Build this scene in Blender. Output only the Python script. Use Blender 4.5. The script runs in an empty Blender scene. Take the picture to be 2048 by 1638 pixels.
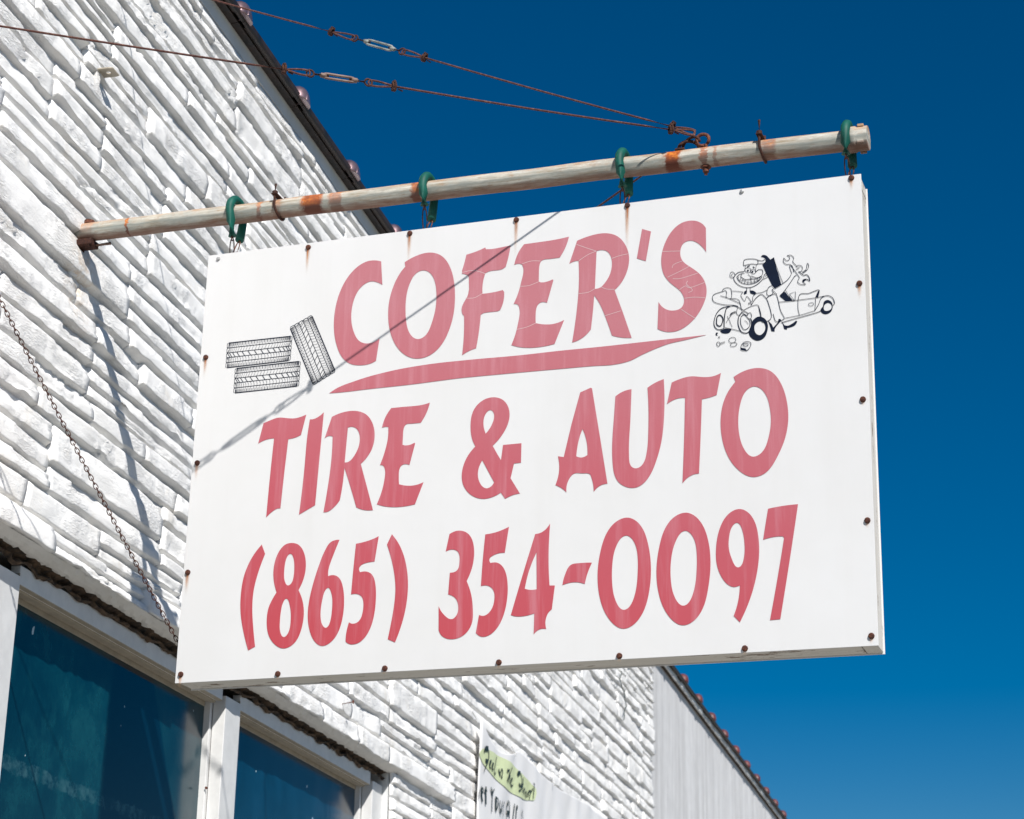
import bpy, bmesh, math, random
from mathutils import Vector, Matrix, noise
SC = bpy.context.scene
COL = SC.collection
rad = math.radians

# ------------------------------------------------------------------ camera, light, exposure
CX, CY, FPX = 1024.0, 819.0, 4151.523
CAM_LOC = Vector((2.820412, -6.611240, -3.156158))
CAM_ROT = Matrix.Rotation(0.2435167, 3, 'Z') @ Matrix.Rotation(0.3472693, 3, 'X') @ Matrix.Rotation(-0.0189015, 3, 'Y')
cam_d = bpy.data.cameras.new('camera')
cam = bpy.data.objects.new('camera', cam_d); COL.objects.link(cam)
cam_d.sensor_fit = 'HORIZONTAL'; cam_d.sensor_width = 36.0
cam_d.lens = FPX / 2048 * 36.0
cam_d.clip_start = 0.05; cam_d.clip_end = 4000
cam.matrix_world = Matrix.Translation(CAM_LOC) @ (CAM_ROT @ Matrix.Rotation(math.pi / 2, 3, 'X')).to_4x4()
cam_d.dof.use_dof = True
cam_d.dof.focus_distance = 7.0
cam_d.dof.aperture_fstop = 7.5
SC.camera = cam
SUN = Vector((1, -1.42, 1.58)).normalized()      # towards the sun
world = bpy.data.worlds.new('World'); SC.world = world; world.use_nodes = True
wn = world.node_tree; wn.nodes.clear()
w_out = wn.nodes.new('ShaderNodeOutputWorld'); w_bg = wn.nodes.new('ShaderNodeBackground')
w_sky = wn.nodes.new('ShaderNodeTexSky'); w_sky.sky_type = 'NISHITA'; w_sky.sun_disc = False
w_sky.sun_elevation = math.asin(SUN.z); w_sky.sun_rotation = math.atan2(SUN.x, SUN.y)
w_sky.altitude = 600; w_sky.air_density = 1.0; w_sky.dust_density = 0.35; w_sky.ozone_density = 3.0
w_hs = wn.nodes.new('ShaderNodeHueSaturation'); w_hs.inputs['Saturation'].default_value = 1.6
w_hs.inputs['Hue'].default_value = 0.5; w_hs.inputs['Value'].default_value = 1.0
wn.links.new(w_sky.outputs[0], w_hs.inputs['Color']); wn.links.new(w_hs.outputs[0], w_bg.inputs[0])
w_bg.inputs[1].default_value = 0.054
wn.links.new(w_bg.outputs[0], w_out.inputs[0])
sun_d = bpy.data.lights.new('sun', 'SUN'); sun_d.energy = 4.9; sun_d.angle = rad(0.5); sun_d.color = (1.0, 0.965, 0.92)
sun = bpy.data.objects.new('sun', sun_d); COL.objects.link(sun)
sun.rotation_euler = SUN.to_track_quat('Z', 'Y').to_euler(); sun.location = SUN * 30
SC.view_settings.view_transform = 'Standard'; SC.view_settings.look = 'None'
SC.view_settings.gamma = 1; SC.view_settings.use_curve_mapping = False
SC.view_settings.exposure = 0.27
SC.render.engine = 'CYCLES'; SC.cycles.max_bounces = 8; SC.cycles.diffuse_bounces = 4

# ------------------------------------------------------------------ where things stand
X0 = -0.5943                # plane of the shop front (its outside is +X)
GZ = -4.8                   # pavement level
EX = Vector((0.99544, -0.09519, -0.00607)); EY = Vector((0.09519, 0.99546, 0.00159))
EX.normalize(); EZ = EX.cross(EY).normalized(); EY = EZ.cross(EX).normalized()
SW, SH, ST = 2.44, 1.6193, 0.125   # sign width, height, thickness; its top wall-side front corner is the origin
def ray(px, py): return CAM_ROT @ Vector(((px - CX) / FPX, 1.0, -(py - CY) / FPX))
def proj(P):
    d = CAM_ROT.transposed() @ (Vector(P) - CAM_LOC)
    return CX + FPX * d.x / d.y, CY - FPX * d.z / d.y
def hit(px, py, P0, n):
    d = ray(px, py); return CAM_LOC + d * ((P0 - CAM_LOC).dot(n) / d.dot(n))
def suv(px, py, off=0.0):
    q = hit(px, py, EY * off, EY); return q.dot(EX), q.dot(EZ)
def wyz(px, py, off=0.0): return hit(px, py, Vector((X0 + off, 0, 0)), Vector((1, 0, 0)))
def S(u, w, off=0.0): return EX * u + EZ * w - EY * off      # sign frame; off = proud of the front face

# ------------------------------------------------------------------ object helpers
def tag(o, label=None, cat=None, group=None, kind=None):
    if label: o['label'] = label
    if cat: o['category'] = cat
    if group: o['group'] = group
    if kind: o['kind'] = kind
    return o
def thing(name, loc, label, cat, group=None):
    o = bpy.data.objects.new(name, None); COL.objects.link(o); o.location = loc; o.empty_display_size = 0.1
    return tag(o, label, cat, group)
ROOTLOC = {}
def link(name, me, mat, parent=None):
    o = bpy.data.objects.new(name, me); COL.objects.link(o)
    if mat is not None and len(me.materials) == 0: me.materials.append(mat)
    if parent is not None:
        o.parent = parent
        r = parent
        while r.parent: r = r.parent
        if r is parent: o.matrix_parent_inverse = Matrix.Translation(r.location).inverted()
    return o
def from_bm(name, bm, mat, parent=None, smooth=False, normals=True):
    if normals: bmesh.ops.recalc_face_normals(bm, faces=bm.faces)
    me = bpy.data.meshes.new(name); bm.to_mesh(me); bm.free()
    if smooth:
        for p in me.polygons: p.use_smooth = True
    return link(name, me, mat, parent)
def pyd(name, V, F, mat, parent=None, smooth=False):
    me = bpy.data.meshes.new(name); me.from_pydata([tuple(v) for v in V], [], F); me.update()
    if smooth:
        for p in me.polygons: p.use_smooth = True
    return link(name, me, mat, parent)
def add_box(bm, c, a, b, d, ax=None, bev=0.0):
    """box centred at c with full sizes a,b,d along the axes ax"""
    ax = ax or (Vector((1, 0, 0)), Vector((0, 1, 0)), Vector((0, 0, 1)))
    vs = []
    for i in (-1, 1):
        for j in (-1, 1):
            for k in (-1, 1): vs.append(bm.verts.new(Vector(c) + ax[0] * (i * a / 2) + ax[1] * (j * b / 2) + ax[2] * (k * d / 2)))
    fs = [(0, 1, 3, 2), (4, 6, 7, 5), (0, 4, 5, 1), (2, 3, 7, 6), (0, 2, 6, 4), (1, 5, 7, 3)]
    faces = [bm.faces.new([vs[i] for i in f]) for f in fs]
    bmesh.ops.recalc_face_normals(bm, faces=faces)
    if bev:
        es = list({e for f in faces for e in f.edges})
        bmesh.ops.bevel(bm, geom=es, offset=bev, segments=2, affect='EDGES', profile=0.5)
def frame_of(t):
    t = t.normalized(); up = Vector((0, 0, 1)) if abs(t.z) < 0.95 else Vector((1, 0, 0))
    a = t.cross(up).normalized(); return a, a.cross(t).normalized()
def add_tube(bm, pts, r, n=10, closed=False, caps=True, squash=None):
    """swept tube; r number or list"""
    pts = [Vector(p) for p in pts]; N = len(pts)
    rr = r if isinstance(r, (list, tuple)) else [r] * N
    rings = []; a = None
    for i in range(N):
        if closed: t = pts[(i + 1) % N] - pts[i - 1]
        else: t = pts[min(i + 1, N - 1)] - pts[max(i - 1, 0)]
        t.normalize()
        if a is None: a, b = frame_of(t)
        else:
            a = (a - t * a.dot(t)).normalized(); b = t.cross(a)
        rings.append([bm.verts.new(pts[i] + (a * math.cos(2 * math.pi * k / n) + b * math.sin(2 * math.pi * k / n)) * rr[i]) for k in range(n)])
    M = N if closed else N - 1
    for i in range(M):
        A, B = rings[i], rings[(i + 1) % N]; sh = 0
        if closed and i == N - 1:
            sh = min(range(n), key=lambda s: (B[s].co - A[0].co).length)
        for k in range(n):
            bm.faces.new((A[k], A[(k + 1) % n], B[(k + 1 + sh) % n], B[(k + sh) % n]))
    if caps and not closed:
        bm.faces.new(rings[0][::-1]); bm.faces.new(rings[-1])
def ring_pts(c, a, b, r, n=20, a0=0.0, a1=2 * math.pi, rb=None):
    rb = rb or r; full = abs(a1 - a0 - 2 * math.pi) < 1e-6
    m = n if full else n + 1
    return [Vector(c) + a * (r * math.cos(a0 + (a1 - a0) * i / n)) + b * (rb * math.sin(a0 + (a1 - a0) * i / n)) for i in range(m)]
def add_hex(bm, c, ax, r, h, n=6):
    a, b = frame_of(ax); ax = ax.normalized()
    lo = [bm.verts.new(c - ax * h / 2 + (a * math.cos(i * 2 * math.pi / n) + b * math.sin(i * 2 * math.pi / n)) * r) for i in range(n)]
    hi = [bm.verts.new(c + ax * h / 2 + (a * math.cos(i * 2 * math.pi / n) + b * math.sin(i * 2 * math.pi / n)) * r) for i in range(n)]
    bm.faces.new(lo[::-1]); bm.faces.new(hi)
    for i in range(n): bm.faces.new((lo[i], lo[(i + 1) % n], hi[(i + 1) % n], hi[i]))

# ------------------------------------------------------------------ materials
class NT:
    def __init__(s, name):
        s.m = bpy.data.materials.new(name); s.m.use_nodes = True
        s.t = s.m.node_tree; s.b = s.t.nodes['Principled BSDF']; s.out = s.t.nodes['Material Output']
        s.tc = s.t.nodes.new('ShaderNodeTexCoord')
    def n(s, ty, **kw):
        nd = s.t.nodes.new(ty)
        for k, v in kw.items(): setattr(nd, k, v)
        return nd
    def l(s, a, b): s.t.links.new(a, b)
    def co(s, scale=(1, 1, 1), rot=(0, 0, 0), loc=(0, 0, 0)):
        mp = s.n('ShaderNodeMapping'); s.l(s.tc.outputs['Object'], mp.inputs[0])
        mp.inputs['Scale'].default_value = scale; mp.inputs['Rotation'].default_value = rot; mp.inputs['Location'].default_value = loc
        return mp.outputs[0]
    def noise(s, scale, detail=5, rough=0.55, vec=None, dist=0.0):
        nd = s.n('ShaderNodeTexNoise'); nd.inputs['Scale'].default_value = scale; nd.inputs['Detail'].default_value = detail
        nd.inputs['Roughness'].default_value = rough; nd.inputs['Distortion'].default_value = dist
        s.l(vec if vec is not None else s.tc.outputs['Object'], nd.inputs['Vector']); return nd.outputs[0]
    def ramp(s, fac, stops, interp='LINEAR'):
        r = s.n('ShaderNodeValToRGB'); r.color_ramp.interpolation = interp
        el = r.color_ramp.elements
        while len(el) < len(stops): el.new(0.5)
        for e, (p, c) in zip(el, stops):
            e.position = p; e.color = (c, c, c, 1) if isinstance(c, (int, float)) else (*c, 1)
        s.l(fac, r.inputs[0]); return r.outputs[0]
    def mix(s, fac, a, b, mode='MIX'):
        m = s.n('ShaderNodeMix', data_type='RGBA', blend_type=mode)
        for sock, v in ((m.inputs[0], fac), (m.inputs[6], a), (m.inputs[7], b)):
            if hasattr(v, 'links'): s.l(v, sock)
            elif isinstance(v, (int, float)): sock.default_value = v if sock is m.inputs[0] else (v, v, v, 1)
            else: sock.default_value = (*v, 1)
        return m.outputs[2]
    def math(s, op, a, b=0.0, c=0.0):
        m = s.n('ShaderNodeMath', operation=op)
        for i, v in enumerate((a, b, c)):
            if hasattr(v, 'links'): s.l(v, m.inputs[i])
            else: m.inputs[i].default_value = v
        return m.outputs[0]
    def xyz(s, vec=None):
        q = s.n('ShaderNodeSeparateXYZ'); s.l(vec if vec is not None else s.tc.outputs['Object'], q.inputs[0]); return q.outputs
    def bump(s, h, strength=0.3, dist=0.01):
        b = s.n('ShaderNodeBump'); b.inputs['Strength'].default_value = strength; b.inputs['Distance'].default_value = dist
        s.l(h, b.inputs['Height']); s.l(b.outputs[0], s.b.inputs['Normal'])
    def base(s, c):
        if hasattr(c, 'links'): s.l(c, s.b.inputs['Base Color'])
        else: s.b.inputs['Base Color'].default_value = (*c, 1)
        return s
    def set(s, rough=None, metal=None, spec=None):
        if rough is not None:
            if hasattr(rough, 'links'): s.l(rough, s.b.inputs['Roughness'])
            else: s.b.inputs['Roughness'].default_value = rough
        if metal is not None: s.b.inputs['Metallic'].default_value = metal
        if spec is not None: s.b.inputs['Specular IOR Level'].default_value = spec
        return s
def simple(name, c, rough=0.6, metal=0.0, var=0.15, scale=30, bump=0.0, c2=None):
    t = NT(name); n = t.noise(scale, 6, 0.6)
    c2 = c2 or tuple(max(0, x * (1 - var * 2)) for x in c)
    t.base(t.mix(t.ramp(n, [(0.35, 0.0), (0.65, 1.0)]), c2, c)); t.set(rough, metal)
    if bump: t.bump(n, bump, 0.004)
    return t.m

def m_stone():
    t = NT('white_painted_stone')
    big = t.noise(2.2, 4, 0.6); st = t.noise(1.0, 6, 0.6, t.co((20, 5, 16)))
    dirt = t.ramp(t.noise(5.5, 7, 0.68), [(0.56, 0.0), (0.74, 1.0)])
    c = t.mix(t.ramp(big, [(0.35, 0.0), (0.7, 1.0)]), (0.84, 0.83, 0.805), (0.88, 0.872, 0.855))
    c = t.mix(t.math('MULTIPLY', dirt, 0.45), c, (0.68, 0.62, 0.52))
    spots = t.ramp(t.noise(60, 3, 0.7), [(0.66, 0.0), (0.72, 1.0)])
    c = t.mix(t.math('MULTIPLY', spots, 0.10), c, (0.45, 0.40, 0.33))
    q = t.xyz(); dy = t.math('SUBTRACT', q[1], 0.14); dz = t.math('MULTIPLY', t.math('SUBTRACT', q[2], 0.02), 0.55)
    dd = t.math('SQRT', t.math('ADD', t.math('MULTIPLY', dy, dy), t.math('MULTIPLY', dz, dz)))
    rm = t.math('MULTIPLY', t.ramp(dd, [(0.02, 1.0), (0.16, 0.0)]), t.ramp(t.noise(24, 5, 0.7), [(0.42, 0.0), (0.62, 1.0)]))
    c = t.mix(t.math('MULTIPLY', rm, 0.6), c, (0.50, 0.33, 0.17))
    t.base(c).set(0.78, spec=0.3)
    # torn, fibrous split face: ridges only in patches
    wv = t.noise(1.0, 6, 0.62, t.co((60, 26, 95), (0, 0, 0)), 1.2)
    patch = t.ramp(t.noise(4.5, 3, 0.5), [(0.45, 0.06), (0.62, 1.0)])
    fine = t.noise(140, 4, 0.6)
    h = t.math('ADD', t.math('MULTIPLY', wv, patch), t.math('ADD', t.math('MULTIPLY', st, 0.45), t.math('MULTIPLY', fine, 0.14)))
    t.bump(h, 0.75, 0.019)
    return t.m
def m_stucco(name, c, streak=0.0, sc=None):
    t = NT(name); n = t.noise(6, 6, 0.6); f = t.noise(90, 5, 0.6)
    v = t.noise(1.0, 5, 0.6, t.co((9, 5.0, 0.35)))
    k = t.ramp(v, [(0.42, 0.0), (0.72, 1.0)])
    cc = t.mix(t.ramp(n, [(0.3, 0.0), (0.7, 1.0)]), tuple(x * 0.88 for x in c), c)
    if streak: cc = t.mix(t.math('MULTIPLY', k, streak), cc, sc or (0.2, 0.2, 0.19))
    t.base(cc).set(0.85); t.bump(t.math('ADD', n, t.math('MULTIPLY', f, 0.3)), 0.35, 0.006)
    return t.m
def m_panel():
    t = NT('white_sign_enamel'); n = t.noise(3.0, 5, 0.6); v = t.noise(1.0, 4, 0.6, t.co((14, 14, 0.8)))
    c = t.mix(t.ramp(n, [(0.3, 0.0), (0.7, 1.0)]), (0.65, 0.646, 0.636), (0.675, 0.673, 0.668))
    c = t.mix(t.math('MULTIPLY', t.ramp(v, [(0.5, 0.0), (0.8, 1.0)]), 0.10), c, (0.52, 0.50, 0.46))
    t.base(c).set(0.5, spec=0.35); t.bump(t.noise(3.2, 2, 0.5), 0.14, 0.02)
    return t.m
def m_vinyl():
    t = NT('faded_red_vinyl'); z = t.xyz()
    g = t.n('ShaderNodeMapRange'); g.inputs[1].default_value = -1.5; g.inputs[2].default_value = -0.15; t.l(z[2], g.inputs[0])
    gx = t.n('ShaderNodeMapRange'); gx.inputs[1].default_value = 0.1; gx.inputs[2].default_value = 2.2
    gx.inputs[3].default_value = 0.0; gx.inputs[4].default_value = 0.32; t.l(z[0], gx.inputs[0])
    s = t.math('ADD', g.outputs[0], gx.outputs[0])
    c = t.ramp(s, [(0.0, (0.46, 0.060, 0.076)), (0.45, (0.45, 0.090, 0.115)), (0.95, (0.45, 0.155, 0.180)), (1.0, (0.45, 0.165, 0.19))])
    v = t.noise(1.0, 4, 0.7, t.co((26, 26, 1.5))); f = t.noise(220, 3, 0.7)
    c = t.mix(t.math('MULTIPLY', t.ramp(v, [(0.50, 0.0), (0.72, 1.0)]), 0.40), c, (0.56, 0.28, 0.32))
    c = t.mix(t.math('MULTIPLY', t.ramp(f, [(0.45, 0.0), (0.75, 1.0)]), 0.18), c, (0.42, 0.07, 0.09))
    sp = t.ramp(t.noise(55, 3, 0.8), [(0.70, 0.0), (0.74, 1.0)])
    c = t.mix(t.math('MULTIPLY', sp, 0.30), c, (0.35, 0.05, 0.07))
    t.base(c).set(0.55, spec=0.25)
    return t.m
def m_pole():
    # object X runs along the pole
    t = NT('weathered_pole_paint'); q = t.xyz(); x = q[0]; z = q[2]
    gr = t.noise(1.0, 6, 0.75, t.co((7, 90, 90)), 0.4); big = t.noise(7, 6, 0.7)
    c = t.mix(t.ramp(gr, [(0.36, 0.0), (0.60, 1.0)]), (0.28, 0.225, 0.155), (0.58, 0.56, 0.49))
    c = t.mix(t.math('MULTIPLY', t.ramp(t.noise(1.0, 6, 0.8, t.co((22, 60, 60))), [(0.52, 0.0), (0.64, 1.0)]), 0.50), c, (0.30, 0.15, 0.07))
    c = t.mix(t.math('MULTIPLY', t.ramp(big, [(0.45, 0.0), (0.62, 1.0)]), 0.5), c, (0.33, 0.36, 0.34))
    # grey green mildew line on the side, rusty underside, tan weathered top
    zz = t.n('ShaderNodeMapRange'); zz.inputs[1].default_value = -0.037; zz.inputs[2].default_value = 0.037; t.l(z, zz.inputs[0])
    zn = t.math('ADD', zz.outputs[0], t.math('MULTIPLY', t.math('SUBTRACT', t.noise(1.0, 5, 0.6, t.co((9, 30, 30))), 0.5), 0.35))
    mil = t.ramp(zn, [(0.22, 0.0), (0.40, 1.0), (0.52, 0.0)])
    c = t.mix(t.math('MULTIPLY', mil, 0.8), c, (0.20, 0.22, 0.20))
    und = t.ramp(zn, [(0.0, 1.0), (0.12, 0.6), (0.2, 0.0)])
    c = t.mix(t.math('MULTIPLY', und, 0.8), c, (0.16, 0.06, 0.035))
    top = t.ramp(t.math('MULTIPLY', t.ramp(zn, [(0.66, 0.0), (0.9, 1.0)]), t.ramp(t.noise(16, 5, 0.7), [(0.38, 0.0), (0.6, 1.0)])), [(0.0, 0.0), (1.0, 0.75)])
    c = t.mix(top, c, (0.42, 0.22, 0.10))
    nx = t.math('MULTIPLY', t.math('SUBTRACT', t.noise(45, 5, 0.75), 0.5), 0.055)
    xx = t.math('ADD', x, nx)
    rs = t.ramp(t.noise(38, 5, 0.7), [(0.3, (0.10, 0.025, 0.012)), (0.5, (0.36, 0.085, 0.015)), (0.66, (0.70, 0.22, 0.025))])
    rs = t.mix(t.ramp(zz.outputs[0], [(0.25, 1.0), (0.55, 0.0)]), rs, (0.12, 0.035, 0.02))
    for cx, w, s in RUST:
        d = t.math('ABSOLUTE', t.math('SUBTRACT', xx, cx))
        m = t.math('MULTIPLY', t.ramp(t.math('DIVIDE', d, w), [(0.6, 1.0), (1.0, 0.0)]), s)
        c = t.mix(m, c, rs)
    t.base(c).set(0.7, spec=0.3); t.bump(gr, 0.12, 0.002)
    return t.m
def m_rust(name='rusty_iron', dark=1.0):
    t = NT(name); n = t.noise(120, 5, 0.7)
    t.base(t.ramp(n, [(0.3, tuple(dark * x for x in (0.035, 0.012, 0.008))), (0.5, tuple(dark * x for x in (0.10, 0.030, 0.018))),
                      (0.68, tuple(dark * x for x in (0.24, 0.085, 0.035)))])).set(0.85, 0.15)
    t.bump(n, 0.5, 0.002); return t.m
def m_cable():
    t = NT('rusty_wire_rope'); n = t.noise(90, 4, 0.7)
    w = t.n('ShaderNodeTexWave'); w.bands_direction = 'X'; w.inputs['Scale'].default_value = 75; w.inputs['Distortion'].default_value = 1.0
    t.l(t.tc.outputs['Object'], w.inputs['Vector'])
    c = t.ramp(n, [(0.3, (0.05, 0.016, 0.012)), (0.52, (0.13, 0.045, 0.033)), (0.7, (0.28, 0.15, 0.10))])
    c = t.mix(t.math('MULTIPLY', w.outputs[1], 0.5), c, (0.06, 0.022, 0.018))
    t.base(c).set(0.75, 0.2); t.bump(w.outputs[1], 0.5, 0.002); return t.m
def m_glass():
    t = NT('dusty_tinted_glass'); q = t.xyz(); y = q[1]; z = q[2]
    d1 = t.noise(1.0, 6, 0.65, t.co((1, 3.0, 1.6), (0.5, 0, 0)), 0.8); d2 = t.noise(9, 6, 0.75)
    fine = t.noise(1.0, 4, 0.7, t.co((1, 160, 20), (0.3, 0, 0)))
    def band(v, a, b, e=0.01):
        m1 = t.n('ShaderNodeMapRange'); m1.inputs[1].default_value = a - e; m1.inputs[2].default_value = a + e; t.l(v, m1.inputs[0])
        m2 = t.n('ShaderNodeMapRange'); m2.inputs[1].default_value = b - e; m2.inputs[2].default_value = b + e; t.l(v, m2.inputs[0])
        return t.math('SUBTRACT', m1.outputs[0], m2.outputs[0])
    yy = t.math('ADD', y, t.math('MULTIPLY', z, 0.62)); film_reflection = t.math('MAXIMUM', band(y, -2.0, 1.07), t.math('MAXIMUM', t.math('MULTIPLY', band(yy, 0.70, 9, 0.01), band(y, 1.2, 2.1)), band(y, 2.1, 4.6)))  # dust film mask; its patch outlines are reflections painted into the pane colour
    film_reflection = t.math('MULTIPLY', film_reflection, t.ramp(d1, [(0.30, 0.25), (0.65, 1.0)]))
    c = t.mix(film_reflection, (0.0005, 0.012, 0.026), t.mix(band(y, 2.1, 9.0), (0.001, 0.040, 0.058), (0.0008, 0.042, 0.090)))
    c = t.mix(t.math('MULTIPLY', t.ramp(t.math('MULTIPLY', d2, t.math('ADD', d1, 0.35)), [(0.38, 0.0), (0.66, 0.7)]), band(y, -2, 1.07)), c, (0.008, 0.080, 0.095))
    c = t.mix(t.math('MULTIPLY', t.ramp(fine, [(0.5, 0.0), (0.75, 1.0)]), 0.25), c, (0.006, 0.055, 0.072))
    # old tape residue across the first pane
    zl = t.math('SUBTRACT', z, t.math('MULTIPLY', t.math('SUBTRACT', t.noise(20, 4, 0.7), 0.5), 0.06))
    tape = t.math('MULTIPLY', band(zl, -1.86, -1.812, 0.004), band(y, -2, 2.05))
    tape = t.math('MULTIPLY', tape, t.ramp(t.noise(14, 6, 0.8), [(0.45, 0.03), (0.66, 1.0)]))
    c = t.mix(t.math('MULTIPLY', tape, 0.55), c, (0.07, 0.17, 0.19))
    fl = t.math('MULTIPLY', t.ramp(t.noise(11, 2, 0.9), [(0.735, 0.0), (0.745, 1.0)]), 1.0)
    c = t.mix(fl, c, (0.5, 0.6, 0.62))
    t.base(c).set(t.math('ADD', 0.08, t.math('MULTIPLY', film_reflection, 0.12)), spec=0.36)
    return t.m
def m_tile(name, a, b, rough=0.3):
    t = NT(name); n = t.noise(9, 6, 0.65)
    t.base(t.mix(t.ramp(n, [(0.35, 0.0), (0.65, 1.0)]), a, b)).set(t.ramp(n, [(0.3, rough), (0.7, rough + 0.2)]), spec=0.6)
    t.bump(t.noise(30, 4, 0.6), 0.2, 0.004); return t.m
def m_stain():
    t = NT('rust_run_stain'); uv = t.tc.outputs['UV']; q = t.xyz(uv)
    n = t.noise(1.0, 4, 0.7, t.co((160, 160, 14)))
    side = t.math('SUBTRACT', 1.0, t.math('ABSOLUTE', t.math('MULTIPLY', t.math('SUBTRACT', q[0], 0.5), 2.0)))
    a = t.math('MULTIPLY', t.math('POWER', side, 1.4), t.math('POWER', q[1], 2.0))
    a = t.math('MULTIPLY', a, t.ramp(n, [(0.3, 0.35), (0.6, 1.0)]))
    a = t.math('MINIMUM', t.math('MULTIPLY', a, 1.6), 0.95)
    c = t.ramp(q[1], [(0.0, (0.66, 0.44, 0.24)), (0.6, (0.60, 0.27, 0.09)), (1.0, (0.26, 0.07, 0.02))])
    t.base(c).set(0.7, spec=0.2); t.l(a, t.b.inputs['Alpha']); return t.m
def m_wood():
    t = NT('white_painted_lumber'); g = t.noise(1.0, 6, 0.65, t.co((2.5, 60, 60)))
    chip = t.ramp(t.noise(1.0, 5, 0.7, t.co((7, 30, 30))), [(0.61, 0.0), (0.64, 1.0)])
    c = t.mix(t.ramp(g, [(0.3, 0.0), (0.7, 1.0)]), (0.60, 0.56, 0.49), (0.70, 0.67, 0.62))
    c = t.mix(chip, c, (0.17, 0.11, 0.07)); t.base(c).set(0.75); t.bump(g, 0.3, 0.002); return t.m
def m_hose():
    t = NT('green_garden_hose'); n = t.noise(25, 5, 0.6); s = t.ramp(t.noise(160, 3, 0.8), [(0.72, 0.0), (0.77, 1.0)])
    c = t.mix(t.ramp(n, [(0.3, 0.0), (0.7, 1.0)]), (0.002, 0.060, 0.045), (0.003, 0.105, 0.075))
    t.base(t.mix(t.math('MULTIPLY', s, 0.5), c, (0.25, 0.4, 0.35))).set(0.6, spec=0.35); return t.m

ENDT = 3.05
def sp_u(px):   # distance along the pole for an image column (filled in below)
    return 0
# pole axis: from the wall to the free end, in the mid plane of the sign
PB = hit(155, 467, EY * (ST / 2), EY); PE = hit(1737, 276, EY * (ST / 2), EY)
PD = (PE - PB).normalized(); PLEN = (PE - PB).length
def on_pole(px):
    lo, hi = 0.0, PLEN
    for _ in range(40):
        m = (lo + hi) / 2
        if proj(PB + PD * m)[0] < px: lo = m
        else: hi = m
    return lo
RUST = [(on_pole(631), 0.050, 0.95), (on_pole(677), 0.030, 0.6), (on_pole(1350), 0.036, 1.0), (on_pole(838), 0.022, 0.85), (on_pole(1411), 0.016, 0.7),
        (on_pole(1434), 0.010, 0.5), (on_pole(1540), 0.03, 0.55), (on_pole(525), 0.010, 0.6), (on_pole(262), 0.006, 0.9), (on_pole(180), 0.04, 0.3), (on_pole(560), 0.02, 0.4)]
M_STONE = m_stone(); M_PANEL = m_panel(); M_VINYL = m_vinyl(); M_POLE = m_pole(); M_RUST = m_rust('rusty_iron', 0.45); M_RUST2 = m_rust('brown_rust', 1.1)
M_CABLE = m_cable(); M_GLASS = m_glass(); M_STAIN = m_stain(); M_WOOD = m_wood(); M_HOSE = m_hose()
M_BAND = m_stucco('white_painted_render', (0.76, 0.78, 0.78), 0.25, (0.45, 0.42, 0.36))
M_GREY = m_stucco('streaked_grey_render', (0.74, 0.74, 0.74), 0.50, (0.30, 0.29, 0.28))
M_MORTAR = m_stucco('mortar', (0.72, 0.70, 0.66))
M_BROKEN = simple('dark_broken_mortar', (0.10, 0.062, 0.035), 0.95, 0, 0.42, 26, 1.0, (0.008, 0.006, 0.005))
M_ALU = simple('white_enamelled_aluminium', (0.72, 0.72, 0.71), 0.45, 0.0, 0.06, 12)
M_SOFFIT = simple('beige_window_stop', (0.42, 0.37, 0.29), 0.6, 0.0, 0.10, 20)
M_TILE = m_tile('dark_glazed_tile', (0.008, 0.006, 0.004), (0.034, 0.018, 0.013), 0.45)
M_ROLL = m_tile('purple_glazed_tile', (0.16, 0.10, 0.105), (0.30, 0.20, 0.21), 0.26); M_ROLL.node_tree.nodes['Principled BSDF'].inputs['Metallic'].default_value = 0.65; M_ROLL.node_tree.nodes['Principled BSDF'].inputs['Coat Weight'].default_value = 1.0; M_ROLL.node_tree.nodes['Principled BSDF'].inputs['Coat Roughness'].default_value = 0.10
M_RED = m_tile('red_glazed_tile', (0.07, 0.014, 0.013), (0.15, 0.030, 0.026), 0.45)
M_GALV = simple('galvanised_steel', (0.50, 0.50, 0.49), 0.5, 0.6, 0.15, 60)
M_LIGHTSTEEL = simple('painted_turnbuckle', (0.25, 0.18, 0.145), 0.65, 0.0, 0.15, 30, 0.0, (0.13, 0.07, 0.05))
M_PALE = simple('pale_turnbuckle', (0.30, 0.32, 0.30), 0.65, 0.0, 0.12, 30, 0.0, (0.10, 0.11, 0.10))
M_INK = simple('navy_black_ink', (0.003, 0.009, 0.026), 0.75, 0, 0.1, 40); M_INK.node_tree.nodes['Principled BSDF'].inputs['Specular IOR Level'].default_value = 0.15
M_WHITEINK = simple('white_print', (0.80, 0.80, 0.80), 0.5, 0, 0.02, 10)
M_CRACK = simple('crack_in_vinyl', (0.62, 0.48, 0.48), 0.6, 0, 0.03, 10)
M_CLOTH = simple('white_banner_vinyl', (0.84, 0.83, 0.82), 0.55, 0, 0.03, 3)
M_LIME = simple('faded_lime_print', (0.70, 0.78, 0.46), 0.6, 0, 0.08, 6)
M_TEXT = simple('dark_green_print', (0.012, 0.030, 0.028), 0.6, 0, 0.1, 40)
M_BACK = simple('grey_building_wall', (0.45, 0.44, 0.42), 0.9, 0, 0.08, 5)

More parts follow.
